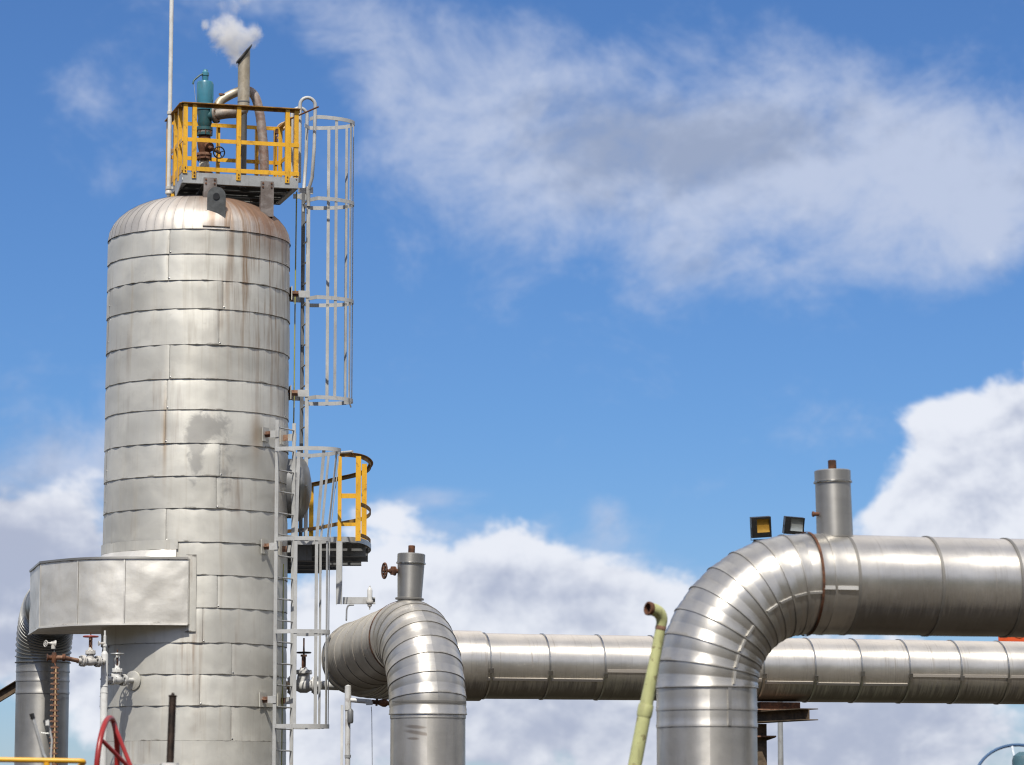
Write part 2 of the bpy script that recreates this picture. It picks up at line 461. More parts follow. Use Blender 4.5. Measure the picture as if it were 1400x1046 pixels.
def tank_marks(g, c, u1, u2):
    """the vessel's own stains: runs of rust below the dome and one damp patch"""
    ux, uy, _ = g.sep(u1)
    def gauss(u0, su, v0, sv):
        a = g.m('DIVIDE', g.m('SUBTRACT', ux, u0), su); b = g.m('DIVIDE', g.m('SUBTRACT', uy, v0), sv)
        return g.m('POWER', 2.71828, g.m('MULTIPLY', g.m('ADD', g.m('MULTIPLY', a, a), g.m('MULTIPLY', b, b)), -1.0))
    runs = g.noise(g.scale(u1, (9.0, 0.35, 1), (5, 1, 0)), 1.0, 6, 0.66)
    patch = g.noise(u1, 2.2, 5, 0.62, 0.5)
    up_ = g.m('ADD', g.m('MULTIPLY', gauss(R_(-30) * TR, 0.80, ZTOP + 0.35, 0.8), 1.25), g.m('MULTIPLY', gauss(R_(-80) * TR, 1.7, ZTOP + 0.80, 0.42), 0.9))
    rm = g.m('MULTIPLY', g.ss(g.m('ADD', g.m('MULTIPLY_ADD', patch, 0.4, g.m('MULTIPLY', runs, 0.6)), g.m('MULTIPLY', up_, 0.22)), 0.46, 0.86), up_, clamp=True)
    c = g.mix(g.m('MULTIPLY', rm, 0.9), c, (0.28, 0.155, 0.095))
    low = g.m('MULTIPLY', gauss(R_(-38) * TR, 0.60, ZTOP - 0.6, 1.5), 1.4)
    rm2 = g.m('MULTIPLY', g.ss(runs, 0.46, 0.68), low, clamp=True)
    c = g.mix(rm2, c, (0.26, 0.15, 0.07))
    line = g.m('MULTIPLY', gauss(R_(-104.5) * TR, 0.03, zf(590), 0.55), 0.6)
    line = g.m('ADD', line, g.m('MULTIPLY', gauss(R_(-45) * TR, 0.10, zf(590), 0.30), 0.5), clamp=True)
    c = g.mix(line, c, (0.30, 0.17, 0.06))
    nz = g.noise(u1, 5.0, 6, 0.62, 0.6)
    damp = g.m('ADD', gauss(R_(-80) * TR, 0.26, zf(583), 0.22), g.m('MULTIPLY', gauss(R_(-85) * TR, 0.12, zf(622), 0.40), 0.95))
    damp = g.m('ADD', damp, g.m('MULTIPLY', gauss(R_(-66) * TR, 0.18, zf(640), 0.7), 0.55))
    dm = g.ss(g.m('MULTIPLY_ADD', g.m('SUBTRACT', nz, 0.5), 1.9, damp), 0.30, 0.80)
    return g.mix(g.m('MULTIPLY', dm, 0.62), c, (0.25, 0.245, 0.24))

M = {}
M['tank'] = metal('weathered_cladding', (0.67, 0.655, 0.60), 0.58, 0.52, streak=(8, 0.40), streak_amt=0.50, stain=(0.27, 0.22, 0.16), edge=(0.010, 0.034), edge_amt=0.85, rust_amt=0.60,
                  dent=0.022, dent_sc=1.6, tintvar=0.13, extra=tank_marks, aniso=0.25, rough_var=0.26)
M['dome'] = metal('dome_cladding', (0.60, 0.56, 0.51), 0.52, 0.58, streak=(5, 1.2), streak_amt=0.40, edge=(0.06, 0.05), edge_amt=0.75, rust_amt=0.5, dent=0.014, dent_sc=3,
                  extra=tank_marks)
M['hood'] = metal('duct_cladding', (0.82, 0.79, 0.725), 0.48, 0.60, streak=(5, 0.6), streak_amt=0.26, edge=(0.010, 0.035), edge_amt=0.6, dent=0.055, dent_sc=1.5, tintvar=0.07, aniso=0.3)
M['pipe'] = metal('pipe_cladding', (0.72, 0.685, 0.63), 0.37, 0.90, streak=(0.8, 22), streak_amt=0.32, edge=(0.0, 0.03), edge_amt=0.45, dent=0.012, dent_sc=1.8, tintvar=0.06, rough_var=0.14, aniso=0.75, dust=(0.50, 0.52), grime=(0.62, 0.52))
M['run'] = metal('bright_cladding', (0.78, 0.735, 0.66), 0.39, 0.88, streak=(1.1, 26), streak_amt=0.50, stain=(0.10, 0.065, 0.035), edge=(0.0, 0.02), edge_amt=0.4, dent=0.011, dent_sc=1.6,
                 tintvar=0.04, rough_var=0.10, aniso=0.8, dust=(0.75, 0.51), grime=(0.70, 0.51))
M['dusty'] = metal('dusty_cladding', (0.62, 0.585, 0.52), 0.45, 0.62, streak=(1.1, 12), streak_amt=0.3, edge=(0.0, 0.03), edge_amt=0.5, dent=0.008, dent_sc=1.6, tintvar=0.05, aniso=0.5,
                   dust=(0.8, 0.52), grime=(0.65, 0.52))
M['riser'] = metal('riser_cladding', (0.66, 0.635, 0.59), 0.38, 0.90, streak=(9, 0.8), streak_amt=0.34, edge=(0.0, 0.03), edge_amt=0.5, dent=0.008, dent_sc=1.8, tintvar=0.06, rough_var=0.14, aniso=0.7)
def smear(g, c, u1, u2):                                 # dark rubbed marks on the left riser
    ux, uy, _ = g.sep(u1)
    nz = g.noise(g.scale(u1, (2.0, 16.0, 1)), 1.0, 5, 0.65, 0.5)
    tot = None
    for (u0, su, v0, sv, sl) in ((5.60, 0.16, 2.80, 0.028, 0.10), (5.70, 0.22, 2.72, 0.030, 0.16), (5.55, 0.10, 2.65, 0.02, 0.05)):
        a = g.m('DIVIDE', g.m('SUBTRACT', ux, u0 * 0.517), su)
        b = g.m('DIVIDE', g.m('SUBTRACT', g.m('MULTIPLY_ADD', g.m('SUBTRACT', ux, u0 * 0.517), sl, uy), v0), sv)
        e = g.m('POWER', 2.71828, g.m('MULTIPLY', g.m('ADD', g.m('MULTIPLY', a, a), g.m('MULTIPLY', b, b)), -1.0))
        tot = e if tot is None else g.m('MAXIMUM', tot, e)
    return g.mix(g.m('MULTIPLY', g.ss(g.m('MULTIPLY_ADD', g.m('SUBTRACT', nz, 0.5), 0.8, tot), 0.25, 0.8), 0.55), c, (0.17, 0.12, 0.085))
M['riserleft'] = metal('left_riser_cladding', (0.66, 0.635, 0.59), 0.40, 0.85, streak=(9, 0.8), streak_amt=0.34, edge=(0.0, 0.03), edge_amt=0.5, dent=0.008, dent_sc=1.8, tintvar=0.06, rough_var=0.14, aniso=0.7, extra=smear)
M['gore'] = metal('elbow_cladding', (0.68, 0.65, 0.595), 0.36, 0.90, streak=(1.0, 9), streak_amt=0.42, edge=(0.0, 0.10), edge_amt=0.55, dent=0.010, dent_sc=2.4, tintvar=0.09, aniso=0.6)
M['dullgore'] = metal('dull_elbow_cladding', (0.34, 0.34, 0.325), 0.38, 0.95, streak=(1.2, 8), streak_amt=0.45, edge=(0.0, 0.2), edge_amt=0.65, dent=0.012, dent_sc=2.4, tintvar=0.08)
M['strap'] = metal('strap_steel', (0.50, 0.49, 0.47), 0.28, 1.0, streak=(2, 2), streak_amt=0.4, edge=(0.0, 0.0), edge_amt=0.0, dent=0.002)
M['core'] = paint('shadow_gap_mastic', (0.12, 0.11, 0.10), 0.8, 0.2, 0.2)
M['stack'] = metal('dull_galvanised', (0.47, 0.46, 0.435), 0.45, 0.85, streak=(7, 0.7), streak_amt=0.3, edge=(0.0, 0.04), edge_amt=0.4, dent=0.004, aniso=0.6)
M['strapdull'] = metal('dull_strap_steel', (0.30, 0.285, 0.26), 0.5, 0.7, streak=(2, 2), streak_amt=0.5, edge=(0.0, 0.0), edge_amt=0.0, dent=0.002)
M['strip'] = metal('joint_strip_steel', (0.70, 0.68, 0.64), 0.5, 0.55, streak=(2, 2), streak_amt=0.3, edge=(0.0, 0.0), edge_amt=0.0, dent=0.002)
M['galv'] = paint('galvanised_steel', (0.46, 0.47, 0.47), 0.42, 0.10, 0.25, 0.35)
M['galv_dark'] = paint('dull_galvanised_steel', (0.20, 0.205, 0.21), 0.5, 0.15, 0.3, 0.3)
M['silver'] = paint('silver_paint', (0.66, 0.66, 0.65), 0.38, 0.35, 0.3)
M['lgrey'] = paint('light_grey_paint', (0.50, 0.505, 0.50), 0.45, 0.12, 0.22)
M['white'] = paint('white_paint', (0.72, 0.72, 0.70), 0.40, 0.10, 0.2)
M['offwhite'] = paint('dirty_white_paint', (0.60, 0.58, 0.54), 0.45, 0.25, 0.4)
M['yellow'] = paint('yellow_paint', (0.80, 0.43, 0.028), 0.42, 0.45, 0.30, sc=7.0)
M['railbrown'] = rusty('shaded_rusty_yellow_rail', (0.20, 0.10, 0.03), (0.42, 0.23, 0.045))  # yellow rails: underside shade painted in as brown, with rusty mottling
M['teal'] = paint('teal_paint', (0.050, 0.215, 0.30), 0.35, 0.10, 0.25)
M['tealdark'] = paint('dirty_teal_paint', (0.028, 0.10, 0.115), 0.45, 0.30, 0.4)
M['red'] = paint('red_paint', (0.33, 0.022, 0.02), 0.35, 0.10, 0.15)
M['redworn'] = paint('worn_red_paint', (0.36, 0.05, 0.04), 0.45, 0.35, 0.3)
M['blue'] = paint('blue_paint', (0.07, 0.14, 0.27), 0.35, 0.1, 0.2)
M['bluegrey'] = paint('blue_grey_paint', (0.07, 0.15, 0.19), 0.45, 0.2, 0.3)
M['green'] = paint('pale_green_paint', (0.56, 0.575, 0.27), 0.5, 0.60, 0.35, sc=10.0, th=0.575)
M['orange'] = paint('orange_paint', (0.75, 0.10, 0.02), 0.45, 0.05, 0.1)
M['amber'] = paint('orange_disc_paint', (0.80, 0.20, 0.05), 0.45, 0.05, 0.1)
M['black'] = paint('black_paint', (0.012, 0.012, 0.012), 0.4, 0.1, 0.1)
M['rust'] = rusty('rust', (0.055, 0.024, 0.014), (0.16, 0.065, 0.03))
M['rustlight'] = rusty('light_rust', (0.14, 0.065, 0.04), (0.34, 0.20, 0.13))
M['browngrey'] = rusty('weathered_pipe_steel', (0.20, 0.155, 0.12), (0.36, 0.32, 0.27), 9, 0.55, 0.4)
M['pinkgrey'] = rusty('pinkish_rusted_pipe', (0.24, 0.15, 0.115), (0.40, 0.35, 0.32), 9, 0.55, 0.4)
M['ventgrey'] = rusty('weathered_vent_steel', (0.34, 0.29, 0.21), (0.50, 0.45, 0.36), 6, 0.5, 0.4)
M['bracket'] = rusty('bare_bracket_steel', (0.17, 0.14, 0.125), (0.30, 0.27, 0.255), 7, 0.55, 0.5)
M['beamrust'] = rusty('rusted_beam', (0.06, 0.042, 0.028), (0.17, 0.12, 0.075), 6)
M['lug'] = rusty('dark_lug_steel', (0.075, 0.078, 0.078), (0.14, 0.145, 0.145), 5, 0.5, 0.5)
M['stem'] = rusty('greased_stem', (0.018, 0.013, 0.011), (0.06, 0.038, 0.028), 22, 0.6, 0.5)
M['cream'] = paint('cream_paint', (0.74, 0.70, 0.58), 0.4, 0.05, 0.15)
M['tan'] = paint('tan_paint', (0.52, 0.36, 0.20), 0.5, 0.2, 0.3)
M['cable'] = paint('yellow_green_cable', (0.40, 0.40, 0.12), 0.5, 0.1, 0.2)

# ---------------------------------------------------------------- ground
def ground_mat():
    m, g, b = new_mat('brown_gravel')
    ob = g.new('ShaderNodeTexCoord').outputs['Object']
    n1 = g.noise(ob, 0.35, 6, 0.6, 0.5); n2 = g.noise(ob, 14, 6, 0.7); n3 = g.noise(ob, 0.03, 4, 0.6)
    c = g.mix(g.ss(n1, 0.35, 0.65), (0.045, 0.034, 0.024), (0.085, 0.066, 0.046))
    c = g.mix(g.m('MULTIPLY', g.ss(n3, 0.48, 0.62), 0.7), c, (0.04, 0.05, 0.022))
    c = g.mix(g.m('MULTIPLY', n2, 0.5), c, (0.05, 0.042, 0.034))
    g.put(b.inputs['Base Color'], c); b.inputs['Roughness'].default_value = 0.95
    bp = g.new('ShaderNodeBump'); bp.inputs['Distance'].default_value = 0.03
    g.l.new(n2, bp.inputs['Height']); g.l.new(bp.outputs[0], b.inputs['Normal'])
    return m
mb = MB()
def gpt(a, r): return V((r * math.cos(a), r * math.sin(a), 0 if r < 900 else (r - 900) * -0.0))
mb.add([V((0, 30, 0))] + [V((0, 30, 0)) + gpt(2 * pi * i / 48, r) for r in (60, 400, 6000) for i in range(48)],
       [(0, 1 + i, 1 + (i + 1) % 48) for i in range(48)] + [(1 + k * 48 + i, 1 + (k + 1) * 48 + i, 1 + (k + 1) * 48 + (i + 1) % 48, 1 + k * 48 + (i + 1) % 48)
        for k in range(2) for i in range(48)])
single('ground', mb, ground_mat(), kind='structure')

# wooded hills added unseen behind and beside the viewer, darkening the metal's reflections
def hill_mat():
    m, g, b = new_mat('unseen_hill_woods')
    ob = g.new('ShaderNodeTexCoord').outputs['Object']
    n1 = g.noise(ob, 0.05, 6, 0.65, 0.5); n2 = g.noise(ob, 0.6, 5, 0.7)
    c = g.mix(g.ss(n1, 0.35, 0.65), (0.035, 0.048, 0.018), (0.085, 0.085, 0.038))
    c = g.mix(g.m('MULTIPLY', n2, 0.6), c, (0.03, 0.035, 0.015))
    g.put(b.inputs['Base Color'], c); b.inputs['Roughness'].default_value = 0.95
    bp = g.new('ShaderNodeBump'); bp.inputs['Distance'].default_value = 2.0
    g.l.new(n2, bp.inputs['Height']); g.l.new(bp.outputs[0], b.inputs['Normal'])
    return m
mb = MB()
def hillpt(a, b):
    az_ = R_(42 + 276 * a)                               # clockwise from straight ahead
    rise = min(1, a * 7) * min(1, (1 - a) * 7)
    rise = rise * rise * (3 - 2 * rise)
    top = 62 * rise * (0.75 + 0.6 * mnoise.noise(V((math.cos(az_) * 2.2, math.sin(az_) * 2.2, 1.3))) + 0.16 * mnoise.noise(V((math.cos(az_) * 11, math.sin(az_) * 11, 5))))
    rr = 130 + 330 * b
    k = b * b * (3 - 2 * b)
    zz = -0.4 + top * (k + 0.06 * math.sin(pi * b) * mnoise.noise(V((math.cos(az_) * 9, math.sin(az_) * 9, b * 4)))) * 1.9
    return V((rr * math.sin(az_), 20 + rr * math.cos(az_), zz)), (a * 100, b * 20, 0.5, 0.5)
mb.grid(hillpt, 150, 12)
single('unseen_hills', mb, hill_mat(), kind='structure')

# ================================================================ the vessel
tank = thing('separator_vessel', 'tall upright steel vessel clad in dull streaked metal bands under a rounded rusty dome', 'tank', (TX, TY, 0))
def sheet(parent, ph0, ph1, z0, z1, mat, name='cladding_sheet', sd=0):
    mb = MB(); rnd = random.Random(sd * 7919 + 13)
    nu, nv = 10, 6
    rows = [(-0.012, None), (0, 0.0), (0.16, 0), (0.5, 0), (0.84, 0), (1, 0)]
    gap = 0.0018 / TR
    def fn(a, b):
        ph = R_(ph0) + gap + (R_(ph1) - R_(ph0) - 2 * gap) * a
        if b < 0.01: zz, rr = z0 - 0.006, TR - 0.012
        else:
            k = (b - 1 / nv) / (1 - 1 / nv); zz = z0 - 0.006 + (z1 - z0 + 0.012) * k
            rr = TR + 0.004 * (1 - k) ** 1.5 + 0.004 * mnoise.noise(V((ph * 3.1 + sd, zz * 2.3, sd * 0.71)))
            if k < 0.05: rr += 0.001
            if k > 0.98: rr -= 0.010
        if a < 0.001 or a > 0.999: rr -= 0.004
        elif a > 0.93: rr += 0.0012
        kk = max(0.0, (b - 1 / nv) / (1 - 1 / nv))
        return V((TX + rr * math.cos(ph), TY + rr * math.sin(ph), zz)), (ph * TR, zz, a, kk)
    # tighter columns near the two ends
    cols = [0, 0.012, 0.10, 0.25, 0.40, 0.55, 0.70, 0.85, 0.955, 0.99, 1.0]
    mb.grid(lambda a, b: fn(cols[round(a * 10)], b), 10, nv)
    p_ = part(name, mb, mat, parent, sharp=60)
    for zz in ((z0 + 0.02,) if sd % 3 else (z0 + 0.02, z0 + 0.16, z1 - 0.03)):
        ph = R_(ph0) + 0.012
        n_ = V((math.cos(ph), math.sin(ph), 0))
        mb = MB(); mb.lathe(V((TX, TY, zz)) + n_ * (TR - 0.002), n_, [(0.012, 0), (0.012, 0.008), (0.006, 0.012), (0, 0.012)], 8)
        part('screw', mb, M['strap'], p_)
    return p_
JOINT = [-103, -103, -70.5, -70.5, -103, -103, -104, -71, -71, -104, -104.5, -71, -80, -60, -82, -60]
for k in range(len(SEAMS) - 1):
    off = JOINT[k % len(JOINT)] + 1.2 * math.sin(k * 3.7)
    for j in range(4):
        sheet(tank, off - 90 + 90 * j, off + 90 * j, SEAMS[k + 1], SEAMS[k], M['tank'], sd=k * 6 + j)
mb = MB(); mb.lathe((TX, TY, 0), Z3, [(TR - 0.02, 0.35), (TR - 0.02, ZTOP)], 64)
part('inner_shell', mb, M['core'], tank)
mb = MB(); mb.lathe((TX, TY, 0), Z3, [(TR + 0.30, 0.0), (TR + 0.30, 0.30), (TR - 0.05, 0.32)], 48)
part('base_ring', mb, M['galv_dark'], tank)
mb = MB(); mb.lathe((TX, TY, 0), Z3, [(TR + 0.004, 0.33), (TR + 0.004, SEAMS[-1] - 0.008)], 64)
part('skirt', mb, M['tank'], tank)
# dome: 44 tapering gores over an ellipsoid head
NG, DH = 58, 0.66
for j in range(NG):
    mb = MB(); a0, a1 = -250 + 360 * j / NG, -250 + 360 * (j + 1) / NG
    rj = random.Random(j)
    lift = rj.uniform(0.0, 0.001)
    def fn(a, b):
        cols = [0, 0.03, 0.35, 0.7, 0.93, 1.0]
        aa = cols[round(a * 5)]
        ph = R_(a0 + (a1 - a0) * aa)
        t = (b ** 0.9) * R_(80)
        r = TR * math.cos(t) ** 0.85; zz = ZTOP + 0.006 + DH * math.sin(t)
        e = 0.0016 if aa == 1.0 else (-0.0005 if aa == 0 else 0.0)
        if b < 0.001: r += 0.004; zz -= 0.010
        return V((TX + (r + e) * math.cos(ph), TY + (r + e) * math.sin(ph), zz + e)), (ph * TR, zz, aa, 0.05 + b * 0.6)
    mb.grid(fn, 5, 9)
    part('dome_gore', mb, M['dome'], tank, sharp=60)
mb = MB(); mb.lathe((TX, TY, ZTOP), Z3, [(TR - 0.015, 0.0)] + [((TR - 0.015) * math.cos(R_(a)) ** 0.85, (DH - 0.012) * math.sin(R_(a))) for a in range(8, 90, 8)] + [(0, DH - 0.012)], 48)
part('inner_head', mb, M['core'], tank)
# lifting lug on the front of the dome, with its flashing plate
lp = W(295.5, 300, YF + 0.10)
lm = mpp(lp)
mb = MB()
poly = [lp + V((-12.6 * lm, 0, -2 * lm)), lp + V((12.6 * lm, 0, -2 * lm))]
hc = lp + V((0, 0, 33 * lm))
for k in range(13):
    a = pi * k / 12
    poly.append(hc + V((12.6 * lm * math.cos(a), 0, 12.6 * lm * math.sin(a))))
mb.prism(poly, (0, 0.035, 0))
lug = part('lifting_lug', mb, M['lug'], tank)
mb = MB(); mb.lathe(hc + V((0, -0.012, -1 * lm)), Y3, [(0.026, 0), (0.048, 0), (0.048, 0.013)], 20)
part('eye_ring', mb, M['black'], lug)
mb = MB(); mb.lathe(hc + V((0, -0.006, -1 * lm)), Y3, [(0.027, 0.001), (0.0, 0.004)], 16)
part('eye', mb, M['strap'], lug)
def dome_pt(px, b, e):
    t = (b ** 0.9) * R_(80); r = TR * math.cos(t) ** 0.85 + e
    x = W(px, 300, YF + 0.08).x - TX
    ph = math.asin(max(-1, min(1, x / r)))
    return V((TX + r * math.sin(ph), TY - r * math.cos(ph), ZTOP + DH * math.sin(t) + e * 0.6))
mb = MB()
mb.grid(lambda a, b: (dome_pt(278 + 36 * a, 0.02 + 0.24 * b, 0.018), (a * 0.36 - 1.6, ZTOP + b * 0.25, a, b)), 6, 4)
mb.grid(lambda a, b: (dome_pt(278 + 36 * a, 0.02, 0.018 - 0.03 * b), (a * 0.36 - 1.6, ZTOP, 0.5, 0.5)), 6, 1)
part('lug_flashing', mb, M['dome'], tank, sharp=60)
# manhole: dished cover looking out to the right
mc = W(396, 668, 47.25); md = V((0.985, 0.17, 0)).normalized()
mb = MB(); mb.lathe(mc - md * 0.35, md, [(0.43, 0.0), (0.43, 0.44)], 40)
man = part('manhole', mb, M['galv_dark'], tank)
mb = MB(); mb.lathe(mc + md * 0.10, md, [(0.475, 0.0), (0.475, 0.03), (0.46, 0.06), (0.41, 0.115), (0.31, 0.165), (0.16, 0.20), (0.0, 0.21)], 40)
part('cover', mb, M['dullgore'], man)
mb = MB(); mb.tube([mc + md * 0.2 + V((0, -0.44, 0)), mc + md * 0.27 + V((0, -0.44, 0)), mc + md * 0.27 + V((0, -0.30, 0)), mc + md * 0.2 + V((0, -0.30, 0))], 0.012, 8)
part('handle', mb, M['galv'], man)

# ================================================================ inlet duct wrapped round the vessel
DZ1, DZ0 = W(171, 763, 45.53).z, W(171, 853, 45.53).z
dk = [(257, 45.60), (171, 45.53), (107, 45.72), (55, 46.37), (41, 48.05)]
dpts = [V((W(px, 808, Y).x, Y, 0)) for px, Y in dk]
duct = thing('inlet_duct', 'broad faceted sheet metal duct wrapped round the left of the tall vessel', 'duct', (dpts[1].x, dpts[1].y, DZ0))
def catmull(P, k, t):
    a, b, c, d = P[max(k - 1, 0)], P[k], P[k + 1], P[min(k + 2, len(P) - 1)]
    return 0.5 * ((2 * b) + (c - a) * t + (2 * a - 5 * b + 4 * c - d) * t * t + (3 * b - a - 3 * c + d) * t ** 3)
front = dpts[:4]                                         # the swept front; the last panel turns a corner
out = []
for k in range(len(dpts) - 1):
    row = [catmull(front, k, i / 10) for i in range(11)] if k < 3 else [dpts[3] + (dpts[4] - dpts[3]) * (i / 10) for i in range(11)]
    L = sum((row[i + 1] - row[i]).length for i in range(10))
    out += row[:-1]
    mb = MB()
    def fn(a, b, k=k, row=row, L=L):
        i = min(9, int(a * 10)); p = row[i] + (row[i + 1] - row[i]) * (a * 10 - i)
        d = (row[min(10, i + 1)] - row[max(0, i - 1)]).normalized(); nn = V((d.y, -d.x, 0)); nn = nn if nn.y < 0 else -nn
        inside = math.sin(pi * a) * math.sin(pi * b)
        bulge = inside * (0.010 + 0.016 * mnoise.noise(V((a * 2.6 + k * 5, b * 3.1, k * 1.7))))
        p = p + d * (0.003 if a < 0.01 else (-0.003 if a > 0.99 else 0))
        return p + nn * bulge + Z3 * (DZ0 + (DZ1 - DZ0) * b), (k * 3 + a * L, b * (DZ1 - DZ0), a, b)
    mb.grid(fn, 10, 10)
    p_ = part('side_panel', mb, M['hood'], duct, sharp=60)
    if k:
        d = (row[1] - row[0]).normalized(); nn = V((d.y, -d.x, 0)); nn = nn if nn.y < 0 else -nn
        mb = MB(); mb.beam(row[0] + d * 0.012 + nn * 0.004 + Z3 * (DZ0 + 0.01), row[0] + d * 0.012 + nn * 0.004 + Z3 * (DZ1 - 0.01), 0.022, 0.006, nn)
        part('lap_seam', mb, M['hood'], p_)
out.append(dpts[4])
# rims along top and bottom, closing panels
for nm, z, hh in (('top_rim', DZ1 + 0.006, 0.03), ('bottom_rim', DZ0 - 0.004, 0.022)):
    mb = MB(); mb.ribbon([V((p.x, p.y, z)) for p in out], hh, 0.035); part(nm, mb, M['stack'] if nm == 'top_rim' else M['hood'], duct)
tin = [T(a, TR - 0.06, 0) for a in (-185, -165, -145, -125, -105, -97)]
ring_xy = out + [V((TX - TR * 0.55, 48.05, 0))] + tin
for nm, z in (('bottom_panel', DZ0 + 0.004), ('top_panel', DZ1 - 0.006)):
    mb = MB(); mb.prism([V((p.x, p.y, z)) for p in ring_xy], (0, 0, 0.003 if nm == 'top_panel' else 0.004)); part(nm, mb, M['hood'], duct)
mb = MB(); mb.prism([V((out[-1].x, 48.05, DZ0)), V((TX - TR * 0.55, 48.05, DZ0)), V((TX - TR * 0.55, 48.05, DZ1)), V((out[-1].x, 48.05, DZ1))], (0, -0.004, 0))
part('back_panel', mb, M['hood'], duct)
e0 = out[0]; e1 = T(-94.5, TR + 0.004, 0)
mb = MB(); mb.prism([V((e0.x, e0.y, DZ0)), V((e0.x + 0.02, YF - 0.004, DZ0)), V((e0.x + 0.02, YF - 0.004, DZ1)), V((e0.x, e0.y, DZ1))], (0.004, 0, 0))
part('end_panel', mb, M['hood'], duct)
# flashing collar on the vessel, above the duct and down its right edge
mb = MB()
mb.grid(lambda a, b: (T(-186 + 90 * a, TR + 0.022 + 0.11 * (1 - b) * min(1, 6 * (1 - a)), DZ1 + 0.012 + 0.12 * b), (a * 3, b * 0.12, a, b)), 24, 2)
part('collar_flashing', mb, M['hood'], duct, sharp=60)
mb = MB()
mb.grid(lambda a, b: (T(-186 + 91 * a, TR + 0.024, DZ1 + 0.132 + 0.14 * b + 0.004 * math.sin(a * 40)), (a * 3, b * 0.14, a, b)), 24, 2)
part('upper_flashing', mb, M['tank'], duct, sharp=60)
mb = MB()
mb.grid(lambda a, b: (T(-90 + 6.2 * a, TR + 0.020, DZ0 - 0.10 + (DZ1 - DZ0 + 0.16) * b), (a * 0.2, b * 1.1, a, b)), 4, 8)
part('edge_flashing', mb, M['tank'], duct, sharp=60)

# ================================================================ clad pipes
def ring_prof(parent, name, P, mat, prof, n=44, joint=None, vlen=1.0, R=0.5, v0=0.0):
    """P(s, r, psi) -> point; prof = [(s, dr)]; joint = psi of a raised lap along the piece"""
    mb = MB(); vs = []; uvs = []; fs = []; m_ = len(prof)
    for (s_, dr) in prof:
        for k in range(n + 1):
            psi = 2 * pi * k / n
            vs.append(P(s_, R + dr, psi)); uvs.append((psi * R, v0 + s_ * vlen, 0.5, min(1, max(0, s_))))
    for i in range(m_ - 1):
        for k in range(n):
            a = i * (n + 1) + k
            fs.append((a, a + 1, a + n + 2, a + n + 1))
    mb.add(vs, fs, uvs)
    if joint is not None:
        w = 0.020 / R
        for (sa, sb) in ((0.04, 0.96),):
            q = [P(sa, R - 0.004, joint - w), P(sa, R - 0.004, joint + w), P(sb, R - 0.004, joint + w), P(sb, R - 0.004, joint - w),
                 P(sa, R + 0.016, joint - w), P(sa, R + 0.012, joint + w), P(sb, R + 0.012, joint + w), P(sb, R + 0.016, joint - w)]
            mb.add(q, [(4, 5, 6, 7), (0, 4, 7, 3), (1, 2, 6, 5), (0, 1, 5, 4), (3, 7, 6, 2)], [(0, 0, 0.5, 0.5)] * 8)
    return part(name, mb, mat, parent, sharp=40)
GORE = [(0.0, -0.03), (0.0, 0.009), (0.06, 0.0095), (0.11, 0.003), (0.38, 0.003), (0.47, -0.003), (0.53, -0.003), (0.62, 0.003), (1.0, -0.002)]
GORE_DEEP = [(0.0, -0.03), (0.0, 0.018), (0.10, 0.019), (0.22, 0.0), (0.60, -0.004), (1.0, -0.004)]
def elbow(parent, C, d1, d2, Rb, R, ng, mat, joint=None, name='elbow_gore', prof=None):
    C, d1, d2 = V(C), V(d1).normalized(), V(d2).normalized()
    ang = d1.angle(d2); w = (d2 - d1 * d1.dot(d2)).normalized(); nb = d1.cross(d2).normalized()
    S = C - d1 * Rb * math.tan(ang / 2); O = S + w * Rb
    def P0(a, r, psi):
        rad = -w * math.cos(a) + d1 * math.sin(a)
        return O + rad * (Rb + r * math.cos(psi)) + nb * (r * math.sin(psi))
    for k in range(ng):
        a0, a1 = ang * k / ng, ang * (k + 1) / ng
        def P(s, r, psi, a0=a0, a1=a1): return P0(a0, r, psi) * (1 - s) + P0(a1, r, psi) * s
        ring_prof(parent, name, P, mat, prof or GORE, joint=joint, vlen=Rb * ang / ng, R=R, v0=k * Rb * ang / ng)
    E = C + d2 * Rb * math.tan(ang / 2)
    return S, E
SHEET = [(0.0, -0.02), (0.0, 0.006), (0.03, 0.006), (0.05, 0.001), (0.5, 0.0), (1.0, -0.003)]
RINGP = [(0.0, -0.03), (0.0, 0.006), (0.06, 0.0065), (0.10, 0.001), (0.6, 0.0), (1.0, -0.001)]
def straight(parent, A, d, ts, R, mat, joints=None, prof=SHEET, name='cladding_sheet', up=Z3):
    A, d = V(A), V(d).normalized()
    e1 = (up - d * up.dot(d)).normalized(); e2 = d.cross(e1)
    for k in range(len(ts) - 1):
        t0, t1 = ts[k], ts[k + 1]
        def P(s, r, psi, t0=t0, t1=t1):
            return A + d * (t0 + (t1 - t0) * s) + (e1 * math.cos(psi) + e2 * math.sin(psi)) * r
        # keep the lap width absolute
        L = t1 - t0; pr = [(s if s in (0.0, 1.0, 0.5, 0.6) else s * 0.7 / max(L, 0.3), q) for s, q in prof]
        j = None if joints is None else joints[k % len(joints)]
        ring_prof(parent, name, P, mat, pr, joint=j, vlen=L, R=R, v0=t0)
def strap(parent, A, d, t, R, mat, width=0.035, clip=None, name='strap', up=Z3):
    A, d = V(A), V(d).normalized(); e1 = (up - d * up.dot(d)).normalized(); e2 = d.cross(e1)
    mb = MB(); mb.lathe(A + d * (t - width / 2), d, [(R + 0.002, 0.0), (R + 0.008, 0.001), (R + 0.008, width - 0.001), (R + 0.002, width)], 44)
    mb.f = [f for f in mb.f if len(f) == 4]
    s_ = part(name, mb, mat, parent)
    if clip is not None:
        rad = e1 * math.cos(clip) + e2 * math.sin(clip); tg = d.cross(rad)
        mb = MB(); mb.box(A + d * t + rad * (R + 0.026), (0.06, 0.07, 0.024), (d, tg, rad))
        part('buckle', mb, M['strap'], s_)

